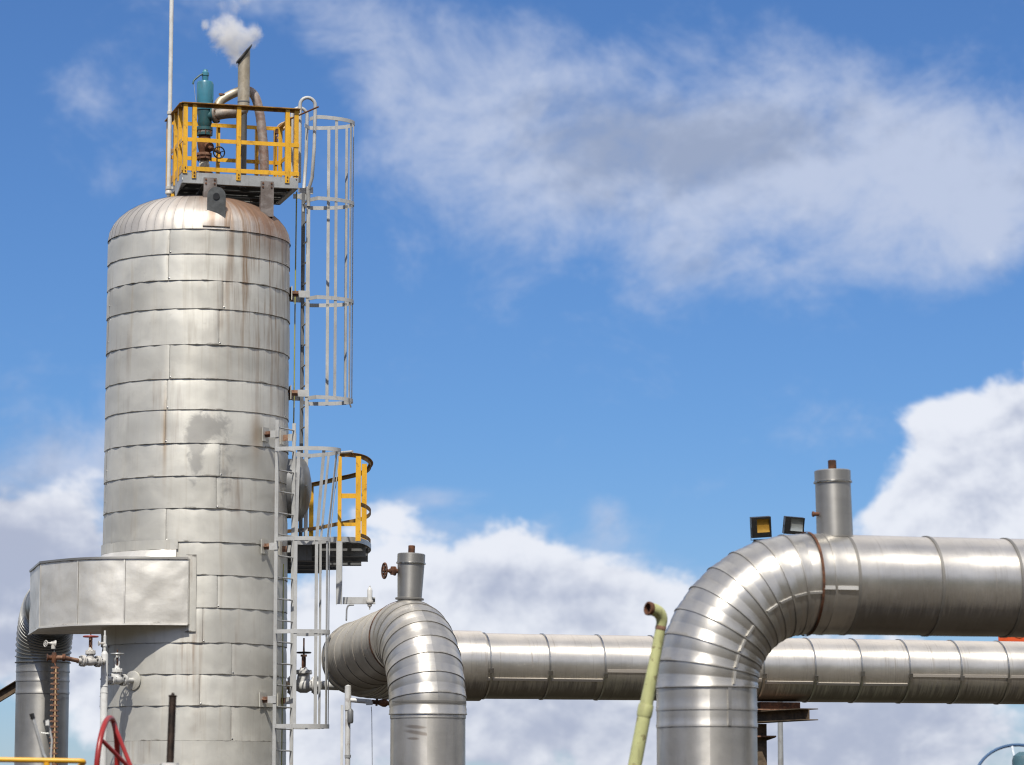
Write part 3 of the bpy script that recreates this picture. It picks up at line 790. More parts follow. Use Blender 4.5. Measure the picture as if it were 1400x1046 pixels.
# ---- inlet pipe to the duct, at the left
zc = (DZ0 + DZ1) / 2 - 0.02
vp = W(57, 1000, 49.25); vp.z = zc
h0 = W(80, 815, 48.0); h0.z = zc
ip = thing('inlet_pipe', 'grey lobster-back clad pipe rising at the far left to bend into the faceted duct', 'pipe', (vp.x, vp.y, 0))
d_out = (h0 - vp).normalized()
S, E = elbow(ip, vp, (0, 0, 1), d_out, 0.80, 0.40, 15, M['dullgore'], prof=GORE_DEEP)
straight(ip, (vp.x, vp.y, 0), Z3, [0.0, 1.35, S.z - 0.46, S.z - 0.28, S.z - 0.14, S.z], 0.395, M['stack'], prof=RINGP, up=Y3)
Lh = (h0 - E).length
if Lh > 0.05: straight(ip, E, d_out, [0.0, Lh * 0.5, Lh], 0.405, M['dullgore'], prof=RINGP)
mb = MB(); mb.lathe((vp.x, vp.y, 0), Z3, [(0.55, 0), (0.55, 0.2), (0.38, 0.22)], 32); part('base_plinth', mb, M['galv_dark'], ip)

# ---- left loop: far run, oblique crossing, riser
def axis_t(A, d, px):                                    # distance along a level axis where it passes picture column px
    k = (px - CX) / FPX
    # x = k * depth ; depth = y cos + (z-eye) sin
    c0 = A.y * math.cos(TH) + (A.z - EYE) * math.sin(TH); c1 = d.y * math.cos(TH) + d.z * math.sin(TH)
    return (k * c0 - A.x) / (d.x - k * c1)
UH = V((math.cos(R_(15.5)), math.sin(R_(15.5)), 0))
KS = 0.94                                               # depth scale of the left loop
q0 = W(700, 911, 51.0 * KS)
P1 = q0 + UH * ((-2.60 * KS - q0.x) / UH.x)
P2 = W(585, 1000, 45.5 * KS); P2.z = W(585, 863, 46.0 * KS).z
loop1 = thing('steam_pipeline', 'bright clad steam pipe running behind, its loop turning down beside the tall vessel', 'pipeline', (P2.x, P2.y, 0))
dob = (P1 - P2).normalized()
RB = 1.12 * KS
S2, E2 = elbow(loop1, P2, (0, 0, 1), dob, RB, 0.53 * KS, 9, M['gore'])
zr = S2.z
straight(loop1, (P2.x, P2.y, 0), Z3, [0.25, 1.3, W(585, 981, 45.0 * KS).z, W(585, 959, 45.0 * KS).z, zr], 0.517 * KS, M['riserleft'], prof=RINGP, up=-Y3)
strap(loop1, (P2.x, P2.y, 0), Z3, W(585, 959, 45.0 * KS).z, 0.520 * KS, M['strapdull'], 0.03, None, up=-Y3)
mb = MB(); mb.lathe((P2.x, P2.y, 0), Z3, [(0.7, 0), (0.7, 0.24), (0.5, 0.26)], 32); part('base_plinth', mb, M['galv_dark'], loop1)
S1, E1 = elbow(loop1, P1, dob, UH, 1.08 * KS, 0.53 * KS, 9, M['gore'])
Lo = (S1 - E2).length
straight(loop1, E2, dob, [Lo * k / 5 for k in range(6)], 0.517 * KS, M['dusty'])
strap(loop1, E2, dob, 0.02, 0.53 * KS, M['rust'], 0.05)
te = axis_t(E1, UH, 636) ; te2 = axis_t(E1, UH, 655)
seams_px = [655, 660, 740, 815, 888, 958, 1030, 1100, 1163, 1228, 1298, 1362, 1428, 1494]
ts = [axis_t(E1, UH, p) for p in seams_px]
ts += [ts[-1] + 0.8 * k for k in range(1, 9)]
straight(loop1, E1, UH, [0.0, ts[0]], 0.542 * KS, M['run'], prof=RINGP, name='end_collar')
JT = [2.02, 2.02, 2.02, 1.72, 1.72, 1.95, 2.02, 2.05, 2.05, 1.74, 1.74, 1.74, 1.74]
straight(loop1, E1, UH, ts, 0.505 * KS, M['run'], joints=[j for j in JT])
for k, t in enumerate(ts[1:]):
    strap(loop1, E1, UH, t, 0.507 * KS, M['strap'], 0.026, clip=[1.75, 1.8, 1.85, 1.7][k % 4])
# vent stub on top of the riser bend
def vent_stub(parent, base, top, r0, r1, valve_dir=None):
    base, top = V(base), V(top); ax = (top - base).normalized(); H = (top - base).length
    mb = MB(); mb.lathe(base - ax * 0.25, ax, [(r0, 0), (r0, 0.25), (r1, H + 0.25 - 0.13)], 32)
    st = part('vent_stub', mb, M['stack'], parent)
    mb = MB(); mb.lathe(top - ax * 0.135, ax, [(r1 + 0.004, 0), (r1 + 0.012, 0.002), (r1 + 0.012, 0.02), (r1 + 0.004, 0.022), (r1 + 0.005, 0.125), (r1 - 0.01, 0.135), (0.03, 0.15)], 32)
    part('cap', mb, M['stack'], st)
    mb = MB(); mb.lathe(top - ax * 0.140, ax, [(r1 + 0.013, 0), (r1 + 0.018, 0.004), (r1 + 0.018, 0.014), (r1 + 0.013, 0.018)], 32)
    part('cap_band', mb, M['strap'], st)
    mb = MB(); mb.lathe(top + ax * 0.005, ax, [(0.045, 0), (0.045, 0.10), (0.038, 0.105), (0.0, 0.105)], 16)
    part('nipple', mb, M['rust'], st)
    mb = MB(); mb.lathe(base - ax * 0.02, ax, [(r0 + 0.03, 0), (r0 + 0.03, 0.02), (r0, 0.03)], 32)
    part('base_collar', mb, M['strapdull'], st)
    return st, ax
vb = W(560, 818, 46.55 * KS); vt = W(562.5, 757, 46.55 * KS)
st, ax = vent_stub(loop1, vb, vt, 0.172 * KS, 0.192 * KS)
vv = W(543, 781, 46.55 * KS); m_ = mpp(vv)
vd = V((-0.93, -0.37, 0.0)).normalized()
vv = V((vb.x - 0.17, vb.y - 0.02, vv.z))
mb = MB(); mb.lathe(vv, vd, [(0.03, -0.03), (0.03, 0.02), (0.062, 0.021), (0.062, 0.04), (0.03, 0.041), (0.034, 0.10), (0.022, 0.11), (0.016, 0.20)], 16)
mb.lathe(vv + vd * 0.055, Z3, [(0.035, -0.05), (0.04, 0.0), (0.03, 0.06)], 12)
vlv = part('bleed_valve', mb, M['rust'], loop1)
mb = MB(); mb.torus(vv + vd * 0.175, vd, 0.10, 0.013, 24, 8)
for k in range(4):
    a = pi * k / 4; e = Z3 * math.cos(a) + vd.cross(Z3) * math.sin(a)
    mb.beam(vv + vd * 0.175 - e * 0.1, vv + vd * 0.175 + e * 0.1, 0.014, 0.014, vd)
part('handwheel', mb, M['rust'], vlv)

# ---- right loop, nearer
YR = 35.0
UR = V((math.cos(R_(15)), math.sin(R_(15)), 0))
C3 = W(966.5, 1000, YR); C3.z = W(1150, 799.5, YR + 0.42).z
RR = 139 * mpp(C3) / 2
loop2 = thing('steam_pipeline', 'nearest big clad steam pipe rising at right and bending level to the right edge', 'pipeline', (C3.x, C3.y, 0))
S3, E3 = elbow(loop2, C3, (0, 0, 1), UR, 1.13, RR, 9, M['gore'], joint=None)
zr = S3.z
straight(loop2, (C3.x, C3.y, 0), Z3, [0.25, 1.4, W(966, 993, YR - 0.5).z, W(966, 970, YR - 0.5).z, zr], RR - 0.008, M['riser'], prof=RINGP, up=-Y3, joints=[None, None, 0.40, 0.40])
tE = [0.0, 0.14, axis_t(E3, UR, 1152), axis_t(E3, UR, 1265), axis_t(E3, UR, 1372)]
tE = [t for t in tE if t >= 0]; tE.sort()
tE += [tE[-1] + 0.86 * k for k in range(1, 12)]
straight(loop2, E3, UR, tE[:3], RR, M['gore'], prof=RINGP)
straight(loop2, E3, UR, tE[2:], RR - 0.004, M['pipe'])
for t in tE[2:]:
    strap(loop2, E3, UR, t, RR - 0.003, M['strapdull'], 0.032)
strap(loop2, E3, UR, 0.0, RR + 0.012, M['rust'], 0.03, name='open_seam')
# lengthwise joint strip along the bend, facing the viewer
d1, d2 = V((0, 0, 1)), UR
nb = d1.cross(d2).normalized(); w_ = d2.copy(); O3 = S3 + w_ * 1.13
for k in range(9):
    if k == 4: continue
    a0, a1 = (k + 0.16) * pi / 18, (k + 0.94) * pi / 18
    sgn = 1 if (nb.y < 0) else -1
    def JP(a, r, ps): return O3 + (-w_ * math.cos(a) + d1 * math.sin(a)) * (1.13 + r * math.cos(ps)) + nb * (sgn * r * math.sin(ps))
    mb = MB(); c_ = 1.80; ww = 0.022
    q = [JP(a, RR + rr, c_ + s_) for a in (a0, a1) for rr, s_ in ((-0.004, -ww), (0.020, -ww), (0.016, ww), (-0.004, ww))]
    mb.add(q, [(0, 1, 2, 3), (4, 7, 6, 5), (0, 4, 5, 1), (1, 5, 6, 2), (2, 6, 7, 3)])
    part('joint_strip', mb, M['strip'], loop2)
for k in range(2):
    mb = MB(); t0, t1 = (0.01, 0.13) if k == 0 else (tE[1] + 0.02, tE[2] - 0.03)
    pp = E3 + V((0, 0, 0)); nn = V((UR.y, -UR.x, 0)) * (RR + 0.006)
    mb.beam(E3 + UR * t0 + nn * 0.985 - Z3 * 0.075, E3 + UR * t1 + nn * 0.985 - Z3 * 0.075, 0.03, 0.04); part('joint_strip', mb, M['strip'], loop2)
mb = MB(); mb.lathe((C3.x, C3.y, 0), Z3, [(0.75, 0), (0.75, 0.24), (0.5, 0.26)], 32); part('base_plinth', mb, M['galv_dark'], loop2)
sb = W(1141.5, 735, YR + 0.38); stp = W(1138, 643, YR + 0.38)
st, ax = vent_stub(loop2, sb, stp, 0.197, 0.192)
kp = W(1113, 703, YR + 0.3)
mb = MB(); mb.lathe(kp + V((0.03, 0, 0)), V((-1, -0.2, 0)), [(0.02, -0.05), (0.022, 0.03), (0.03, 0.031), (0.03, 0.05), (0, 0.055)], 12)
part('side_plug', mb, M['rust'], st)
# supports far out of view to the right
for (A_, d_, t_) in ((E3, UR, 6.0), (E1, UH, 16.0)):
    p = A_ + d_ * t_
    o = thing('pipe_support', 'steel goal post frame under the %s pipe, out of sight to the right' % ('nearer' if A_ is E3 else 'farther'), 'support', (p.x, p.y, 0), 'steel frames under the pipes')
    mb = MB()
    nrm = V((-d_.y, d_.x, 0))
    for s_ in (-1, 1): mb.beam(V((p.x, p.y, 0)) + nrm * 0.7 * s_, V((p.x, p.y, A_.z - 0.62)) + nrm * 0.7 * s_, 0.15, 0.15, d_)
    part('column', mb, M['beamrust'], o)
    mb = MB(); mb.beam(V((p.x, p.y, A_.z - 0.58)) - nrm * 0.9, V((p.x, p.y, A_.z - 0.58)) + nrm * 0.9, 0.15, 0.12); part('crossbeam', mb, M['beamrust'], o)

# ================================================================ rusty support under the far run
sp = E1 + UH * axis_t(E1, UH, 1052)
nrm = V((-UH.y, UH.x, 0))
zb = sp.z - 0.50
sup = thing('pipe_support', 'rusty steel bracket and column carrying the far pipe behind the near riser', 'support', (sp.x, sp.y, 0), 'steel frames under the pipes')
mb = MB(); mb.box(sp + V((0.10, 0, -0.535)), (0.62, 0.34, 0.10), (UH, nrm, Z3)); part('pipe_shoe', mb, M['rust'], sup)
mb = MB(); mb.box(sp + V((0.12, 0, -0.597)), (0.80, 0.42, 0.018), (UH, nrm, Z3)); part('shoe_plate', mb, M['rustlight'], sup)
bdir = V((0.42, -0.91, 0)).normalized()
b0 = sp + V((-0.35, 0.5, -0.70)); b1 = b0 + bdir * 1.95
mb = MB(); mb.ibeam(b0, b1, 0.30, 0.17, 0.014); part('bracket_beam', mb, M['beamrust'], sup)
cp = V((W(1041, 1000, sp.y).x, sp.y + 0.1, 0))
mb = MB(); mb.ibeam(V((cp.x, cp.y, 0)), V((cp.x, cp.y, zb - 0.30)), 0.16, 0.16, 0.012, Y3); part('column', mb, M['beamrust'], sup)
zs = W(1045, 1007, sp.y).z
mb = MB(); mb.box((cp.x + 0.04, cp.y - 0.05, zs), (0.34, 0.34, 0.022)); part('splice_plate', mb, M['rustlight'], sup)
mb = MB(); mb.prism([V((cp.x + 0.05, cp.y - 0.02, zs - 0.012)), V((cp.x + 0.22, cp.y - 0.02, zs - 0.012)), V((cp.x + 0.05, cp.y - 0.02, zs - 0.07))], (0, 0.02, 0)); part('gusset', mb, M['beamrust'], sup)

# ================================================================ floodlight mast and floodlights
YM = 55.5
mp = W(1067, 1010, YM)
mast = thing('floodlight_mast', 'slim grey pole behind the far pipe, right of the near riser', 'pole', (mp.x, mp.y, 0))
ztop = W(1062, 738, YM).z
mb = MB(); mb.lathe((mp.x, mp.y, 0), Z3, [(0.06, 0), (0.045, 3.2), (0.036, ztop)], 16); part('pole', mb, M['galv'], mast)
mb = MB(); mb.beam((W(1030, 738, YM).x, YM, ztop - 0.02), (W(1096, 738, YM).x, YM, ztop - 0.02), 0.05, 0.05); part('crossarm', mb, M['black'], mast)
def floodlight(px, py, roll, yaw, label, lens):
    c = W(px, py, YM - 0.12); k = mpp(c)
    o = thing('floodlight', label, 'floodlight', (c.x, c.y, ztop), 'pair of floodlights on the mast')
    X = V((math.cos(R_(roll)), 0, math.sin(R_(roll)))); X.rotate(Matrix.Rotation(R_(yaw), 3, 'Z'))
    N0 = V((0, -1, -0.18)); N0.rotate(Matrix.Rotation(R_(yaw), 3, 'Z')); N0 = (N0 - X * N0.dot(X)).normalized()   # faces the viewer, a little down
    U = N0.cross(X).normalized(); U = U if U.z > 0 else -U
    w, h, dep = 0.335, 0.345 if lens == 'amber' else 0.29, 0.13
    t = 0.03
    lw, lh = (0.215, 0.245) if lens == 'amber' else (0.225, 0.235)
    ox, oy = (0.032, 0.020) if lens == 'amber' else (0.045, 0.016)
    mb = MB()
    # back tray
    mb.box(c - N0 * dep, (w, h, 0.02), (X, U, N0))
    for s_ in (-1, 1):
        mb.box(c + X * (s_ * (w / 2 - 0.008)) - N0 * (dep / 2 - 0.011), (0.016, h, dep - 0.022), (X, U, N0))
        mb.box(c + U * (s_ * (h / 2 - 0.008)) - N0 * (dep / 2 - 0.011), (w - 0.033, 0.016, dep - 0.022), (X, U, N0))
    part('housing', mb, M['black'], o)
    x0, x1, y0, y1 = -w / 2, w / 2, -h / 2, h / 2
    a0, a1, b0, b1 = ox - lw / 2, ox + lw / 2, oy - lh / 2 + 0.015, oy + lh / 2
    mb = MB()
    for (p0, p1, r0, r1) in ((x0, a0, y0, y1), (a1, x1, y0, y1), (a0, a1, y0, b0), (a0, a1, b1, y1)):
        mb.box(c + X * ((p0 + p1) / 2) + U * ((r0 + r1) / 2) + N0 * 0.009, (p1 - p0, r1 - r0, 0.014), (X, U, N0))
    part('front_frame', mb, M['black'], o)
    mb = MB()                                            # curved reflector inside
    def fn(a, b):
        yy = b0 + (b1 - b0) * b; dd = 0.003 + 0.026 * math.sin(pi * b) ** 0.9
        return c + X * (a0 + (a1 - a0) * a) + U * yy - N0 * dd, (a, b, 0.5, 0.5)
    mb.grid(fn, 2, 10); part('reflector', mb, M['amberlens'] if lens == 'amber' else M['clearlens'], o)
    mb = MB()
    for s_ in (-1, 1):
        mb.beam(c + X * (s_ * (w / 2 + 0.006)) - N0 * 0.06, V((c.x, c.y + 0.08, ztop)) + X * (s_ * (w / 2 + 0.006)), 0.025, 0.006, X)
    mb.beam(V((c.x, c.y + 0.08, ztop)) - X * (w / 2 + 0.01), V((c.x, c.y + 0.08, ztop)) + X * (w / 2 + 0.01), 0.025, 0.008)
    part('yoke', mb, M['black'], o)
    return o
M['amberlens'] = metal('amber_reflector', (0.60, 0.33, 0.05), 0.32, 0.5, edge=(0, 0), edge_amt=0, streak_amt=0.1, dent=0.003)
M['clearlens'] = metal('silver_reflector', (0.42, 0.45, 0.44), 0.32, 0.5, edge=(0, 0), edge_amt=0, streak_amt=0.1, dent=0.003)
floodlight(1041, 721, 4, 6, 'square black floodlight with an amber yellow reflector, left of the pair', 'amber')
floodlight(1086, 719, -4, 8, 'black floodlight with a silver grey reflector, right of the pair', 'clear')

# ================================================================ orange panel behind the pipes
op = W(1365, 877.5, 56.0); k = mpp(op)
osig = thing('orange_sign', 'bright orange panel with a paler disc peeping out between the two pipes', 'sign', (op.x + 0.6, 56.0, 0))
zt, zb_ = W(1380, 835, 56).z, W(1380, 877.3, 56).z
mb = MB(); mb.box((op.x + 0.6, 56.0, (zt + zb_) / 2), (1.2, 0.03, zt - zb_)); part('panel', mb, M['orange'], osig)
mb = MB(); mb.lathe((W(1393, 860, 56).x, 55.98, W(1393, 862, 56).z), -Y3, [(0.125, 0), (0.125, 0.006)], 28); part('disc', mb, M['amber'], osig)
mb = MB()
for xx in (0.85, 1.12): mb.cyl((op.x + xx, 56.06, 0), (op.x + xx, 56.06, zt), 0.035)
part('post', mb, M['galv'], osig)

# ================================================================ top platform
FL = W(251, 140.5, 46.1)
ua = R_(15.6)
pu, pv = V((math.cos(ua), math.sin(ua), 0)), V((-math.sin(ua), math.cos(ua), 0))
LU, LV = 1.68, 1.32
def TPf(u, v, z): return V((FL.x, FL.y, 0)) + pu * u + pv * v + Z3 * z
ZR = FL.z; ZD = ZR - 1.005
plat = thing('top_platform', 'yellow railed grey steel platform perched on the dome of the tall vessel', 'platform', TPf(LU / 2, LV / 2, ZD))
def chan(p, q, hgt, dep, inward):
    mb = MB(); d = (V(q) - V(p)).normalized(); t = 0.012
    mb.beam(V(p) - Z3 * hgt / 2, V(q) - Z3 * hgt / 2, t, hgt)
    for s_ in (0.006, hgt - 0.006):
        mb.beam(V(p) + inward * (dep / 2 + t / 2 + 0.0005) - Z3 * s_, V(q) + inward * (dep / 2 + t / 2 + 0.0005) - Z3 * s_, dep, t)
    return mb
HCH = 0.155
for (a, b, inw) in (((0, 0), (LU, 0), pv), ((0, 0.015), (0, LV - 0.015), pu), ((LU, 0.015), (LU, LV - 0.015), -pu), ((0, LV), (LU, LV), -pv)):
    part('edge_channel', chan(TPf(a[0], a[1], ZD), TPf(b[0], b[1], ZD), HCH, 0.06, inw), M['galv'], plat)
for v in (0.45, 0.88):
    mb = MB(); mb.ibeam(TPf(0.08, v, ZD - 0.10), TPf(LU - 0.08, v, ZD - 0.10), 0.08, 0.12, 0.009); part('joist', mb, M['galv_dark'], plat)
mb = MB()
for k in range(44):
    v = 0.03 + (LV - 0.06) * k / 43
    mb.beam(TPf(0.02, v, ZD - 0.016), TPf(LU - 0.02, v, ZD - 0.016), 0.006, 0.03)
for k in range(16):
    u = 0.06 + (LU - 0.12) * k / 15
    mb.beam(TPf(u, 0.02, ZD - 0.006), TPf(u, LV - 0.02, ZD - 0.006), 0.008, 0.008)
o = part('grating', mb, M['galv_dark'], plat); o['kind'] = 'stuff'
# posts
def post(u, v, wdir, ddir, z0, z1=None, w=0.062):
    mb = MB(); mb.angle(TPf(u, v, z0), TPf(u, v, z1 or ZR - 0.012), w, 0.008, wdir, ddir); 
    p_ = part('post', mb, M['yellow'], plat)
    for dz in (0.035, 0.085):
        c = TPf(u, v, z0 + dz) + wdir * (w * 0.55)
        mb = MB(); mb.lathe(c, -ddir, [(0.010, 0), (0.010, 0.010)], 8); part('bolt', mb, M['rust'], p_)
    return p_
for px in (251, 266, 326, 392.5):
    u = (px - 251) / 157 * LU
    post(u - 0.03 if px > 255 else 0.0, -0.022, pu, pv, ZD - 0.085 if px > 255 else ZD - 0.02)
post(LU - 0.062, -0.022 + 0.02, pu, pv, ZD - 0.06)
for v in (0.28, 0.62, LV - 0.06):
    mb = MB(); mb.angle(TPf(-0.022, v, ZD - 0.08), TPf(-0.022, v, ZR - 0.012), 0.062, 0.008, pv, pu); part('post', mb, M['yellow'], plat)
    mb = MB(); mb.angle(TPf(LU + 0.022, v, ZD - 0.08), TPf(LU + 0.022, v, ZR - 0.012), 0.062, 0.008, pv, -pu)
    if v > 0.5: part('post', mb, M['yellow'], plat)
for u in (0.08, 0.72, 1.30, LU - 0.1):
    post(u, LV + 0.022, pu, -pv, ZD - 0.085)
# rails
ZM, ZK = ZR - 0.53, ZD + 0.055
for (a, b, inw, nm) in (((-0.03, 0), (LU + 0.02, 0), pv, 'front'), ((0, 0.0), (0, LV), pu, 'left'), ((0, LV), (LU, LV), -pv, 'back')):
    d = (TPf(*b, 0) - TPf(*a, 0)).normalized()
    sh = inw * 0.03 if nm == 'left' else inw * 0
    p, q = TPf(a[0], a[1], ZR), TPf(b[0], b[1], ZR)
    mb = MB(); mb.beam(p - inw * 0.01, q - inw * 0.01, 0.085, 0.012)
    mb.beam(p + inw * 0.026 - Z3 * 0.028, q + inw * 0.026 - Z3 * 0.028, 0.010, 0.044)
    part('top_rail', mb, M['railbrown'] if nm != 'back' else M['yellow'], plat)
    for z, h_, nm2 in ((ZM, 0.058, 'mid_rail'), (ZK, 0.062 if nm == 'front' else 0.11, 'toe_board')):
        off = inw * -0.006
        mb = MB(); mb.beam(TPf(a[0], a[1], z) + off + d * 0.01, TPf(b[0], b[1], z) + off - d * 0.01, 0.010, h_)
        part(nm2, mb, M['yellow'], plat)
mb = MB(); mb.beam(TPf(LU, 0.55, ZR), TPf(LU, LV, ZR), 0.06, 0.012); part('top_rail', mb, M['yellow'], plat)
mb = MB(); mb.beam(TPf(LU, 0.62, ZM), TPf(LU, LV, ZM), 0.01, 0.055); part('mid_rail', mb, M['yellow'], plat)
# legs
for px, yt, yb in ((288, 243, 285), (365.3, 248, 296)):
    u = (px - 251) / 157 * LU
    tp = TPf(u, -0.022, 0); zt_ = W(px, yt, tp.y).z; zb_ = W(px, yb, tp.y).z
    mb = MB(); mb.box(V((tp.x, tp.y, (zt_ + zb_) / 2)), (0.19, 0.014, zt_ - zb_), (pu, pv, Z3))
    for s_ in (-1, 1): mb.box(V((tp.x, tp.y, (zt_ - HCH + zb_) / 2 - 0.02)) + pu * (s_ * 0.088) + pv * 0.047, (0.012, 0.08, zt_ - HCH - zb_ - 0.03), (pu, pv, Z3))
    lg = part('leg', mb, M['bracket'], plat)
    for du in (-0.062, 0.062):
        for dz in (0.03, 0.085):
            mb = MB(); mb.lathe(V((tp.x, tp.y, zt_ - dz)) + pu * du - pv * 0.006, -pv, [(0.014, 0), (0.014, 0.012)], 6); part('bolt', mb, M['rust'], lg)
for v, u in ((LV, 0.25), (LV, LU - 0.35)):
    tp = TPf(u, v, 0)
    mb = MB(); mb.box(V((tp.x, tp.y, ZD - 0.30)), (0.19, 0.014, 0.5), (pu, pv, Z3)); part('leg', mb, M['bracket'], plat)
# gusset plates and diagonal at the left end
mb = MB(); mb.beam(TPf(0.0, 0.02, ZD - 0.06), TPf(-0.02, 0.46, ZD - 0.25), 0.012, 0.12); part('side_gusset', mb, M['galv'], plat)
for u in (0.34, 0.6):
    mb = MB(); mb.beam(TPf(u, 0.12, ZD - HCH), TPf(u - 0.1, 0.5, ZD - 0.42), 0.09, 0.012); part('diagonal_brace', mb, M['galv_dark'], plat)

# ---- pressure relief valve
rv = W(279, 236, 46.75); s = mpp(rv)
prv = thing('relief_valve', 'teal pressure relief valve standing on rusty flanges inside the yellow rails', 'valve', (rv.x, rv.y, ZD))
def zy(y): return W(279, y, rv.y).z
def L(name, prof, mat, par=prv, n=24, label=None):        # profile in (radius px, picture row)
    mb = MB(); mb.lathe((rv.x, rv.y, 0), Z3, [(r * s, zy(y)) for r, y in reversed(prof)], n)
    return part(name, mb, mat, par, label)
L('inlet_nozzle', [(6, 210), (6, 243)], M['browngrey'])
L('insulation_cap', [(2, 219), (6, 221), (7.4, 225), (7.4, 229), (6.2, 233)], M['cream'])
L('base_flange', [(12, 236), (12, 241)], M['rust'])
fl = L('lower_flange', [(10.3, 209.5), (10.3, 213), (9.0, 213.2), (9.0, 215), (10.0, 215.2), (10.0, 218)], M['rustlight'])
gb = L('isolation_valve', [(7.5, 186), (9, 190), (9.8, 196), (8.6, 203), (6.8, 209.5)], M['rust'], n=20)
L('inlet_flange', [(11.0, 174.5), (11.2, 178.5), (9.4, 179), (9.4, 181.5), (10.6, 182), (10.6, 185.5)], M['tealdark'])
L('gasket_ring', [(9.7, 179.2), (9.7, 181.3)], M['offwhite'])
L('body', [(10.5, 150), (11.0, 154), (9.2, 162), (10.0, 168), (8.0, 174)], M['tealdark'])
L('bonnet_flange', [(12.0, 141.5), (12.2, 147), (12.0, 151)], M['teal'])
bn = L('bonnet', [(4.5, 110.5), (10.2, 112), (11.4, 114.5), (11.4, 139), (11.0, 142)], M['teal'], n=28)
L('bonnet_neck', [(4.5, 103), (4.2, 110.5)], M['teal'], bn)
L('cap', [(1.0, 94.5), (3.2, 95.5), (3.6, 98), (5.0, 99.5), (5.2, 103.5), (3.0, 105)], M['teal'], bn)
mb = MB(); mb.cyl(V((rv.x + 11.4 * s * 0.94, rv.y - 0.035, zy(138))), V((rv.x + 11.4 * s * 0.94, rv.y - 0.035, zy(116))), 0.012, 8); part('seam_rib', mb, M['teal'], bn)
mb = MB(); mb.tube(rounded([V((rv.x + 2 * s, rv.y - 0.02, zy(101))), V((rv.x - 6 * s, rv.y - 0.05, zy(103))), V((rv.x - 15 * s, rv.y - 0.09, zy(112))), V((rv.x - 16 * s, rv.y - 0.1, zy(117)))], 0.04), 0.013, 8)
part('lift_lever', mb, M['tealdark'], prv)
mb = MB(); mb.tube([V((rv.x - 15 * s, rv.y - 0.09, zy(113))), V((rv.x - 13.5 * s, rv.y - 0.1, zy(126))), V((rv.x - 11.5 * s, rv.y - 0.1, zy(141)))], 0.004, 6)
part('seal_wire', mb, M['galv'], prv)
# outlet neck and flange
od = V((0.90, -0.30, 0.10)).normalized()
oc = V((rv.x, rv.y, zy(160)))
mb = MB(); mb.lathe(oc, od, [(0.075, 0.02), (0.07, 0.13), (0.115, 0.135), (0.118, 0.16)], 24); part('outlet_neck', mb, M['tealdark'], prv)
mb = MB(); mb.lathe(oc, od, [(0.122, 0.164), (0.122, 0.19), (0.08, 0.20)], 24)
of_ = part('outlet_flange', mb, M['browngrey'], prv)
mb = MB()
e1 = od.cross(Z3).normalized(); e2 = e1.cross(od)
for k in range(8):
    a = 2 * pi * (k + 0.5) / 8; c = oc + (e1 * math.cos(a) + e2 * math.sin(a)) * 0.10
    mb.cyl(c + od * 0.13, c + od * 0.21, 0.010, 6)
part('bolt_ring', mb, M['rust'], of_)['kind'] = 'stuff'
for y_, rr in ((179, 10.2), (214, 9.4)):
    mb = MB()
    for k in range(8):
        a = 2 * pi * (k + 0.3) / 8; c = V((rv.x + rr * s * math.cos(a), rv.y + rr * s * math.sin(a), 0))
        mb.cyl(c + Z3 * zy(y_ + 6.0), c + Z3 * zy(y_ - 5.0), 0.009, 6)
    part('bolt_ring', mb, M['rust'], fl)['kind'] = 'stuff'
# isolation valve stem and black handwheel
wd = V((0.62, -0.76, -0.12)).normalized()
wc = W(299.5, 208.5, rv.y - 0.27)
v0_ = V((rv.x, rv.y, zy(198)))
wd = (wc - v0_).normalized()
mb = MB(); mb.lathe(v0_, wd, [(0.06, 0.05), (0.06, 0.12), (0.075, 0.121), (0.075, 0.14), (0.03, 0.145), (0.022, (wc - v0_).length - 0.01), (0.018, (wc - v0_).length + 0.03)], 16)
part('valve_bonnet', mb, M['rust'], gb)
wn = V((0.35, -0.93, -0.1)).normalized()
mb = MB(); mb.torus(wc, wn, 0.082, 0.010, 28, 8)
e1 = wn.cross(Z3).normalized(); e2 = e1.cross(wn)
for k in range(5):
    a = 2 * pi * k / 5 + 0.3; e = e1 * math.cos(a) + e2 * math.sin(a)
    mb.beam(wc, wc + e * 0.08, 0.012, 0.008, wn)
mb.lathe(wc - wn * 0.012, wn, [(0.02, 0), (0.02, 0.03)], 12)
part('handwheel', mb, M['black'], gb)

# ---- vent pipe with slanted mouth
vy = rv.y - 0.02
vp_ = W(333, 143, vy)
vent = thing('vent_pipe', 'upright grey vent pipe with a slant-cut mouth, steam blowing from it', 'vent pipe', (vp_.x, vy, ZD))
sv = mpp(vp_); r = 8.2 * sv
def tubecut(cx_, cy_, z0, z1, r, slope, n=28, th=0.006):
    mb = MB(); vs = []; fs = []; uvs = []
    rows = [(r, z0, 0), (r, z1, slope), (r - th, z1, slope), (r - th, z1 - 0.4, slope)]
    for (rr, z, sl) in rows:
        for k in range(n):
            a = 2 * pi * k / n; x, y = rr * math.cos(a), rr * math.sin(a)
            vs.append(V((cx_ + x, cy_ + y, z + sl * (x * 0.93 + y * 0.37)))); uvs.append((a * r, z, 0.5, 0.5))
    for i in range(3):
        for k in range(n): fs.append((i * n + k, i * n + (k + 1) % n, (i + 1) * n + (k + 1) % n, (i + 1) * n + k))
    mb.add(vs, fs, uvs); return mb
zc_ = W(333, 74, vy).z
xs = W(333.5, 74, vy).x - vp_.x
part('riser', tubecut(vp_.x, vy, W(333, 146, vy).z, zc_, r, 1.25), M['ventgrey'], vent)
mb = MB()
n = 32; vs = []; fs = []
sec = [(r + 0.001, -0.03), (r + 0.026, -0.012), (r + 0.028, 0.016), (r - 0.004, 0.012), (r - 0.012, -0.03)]
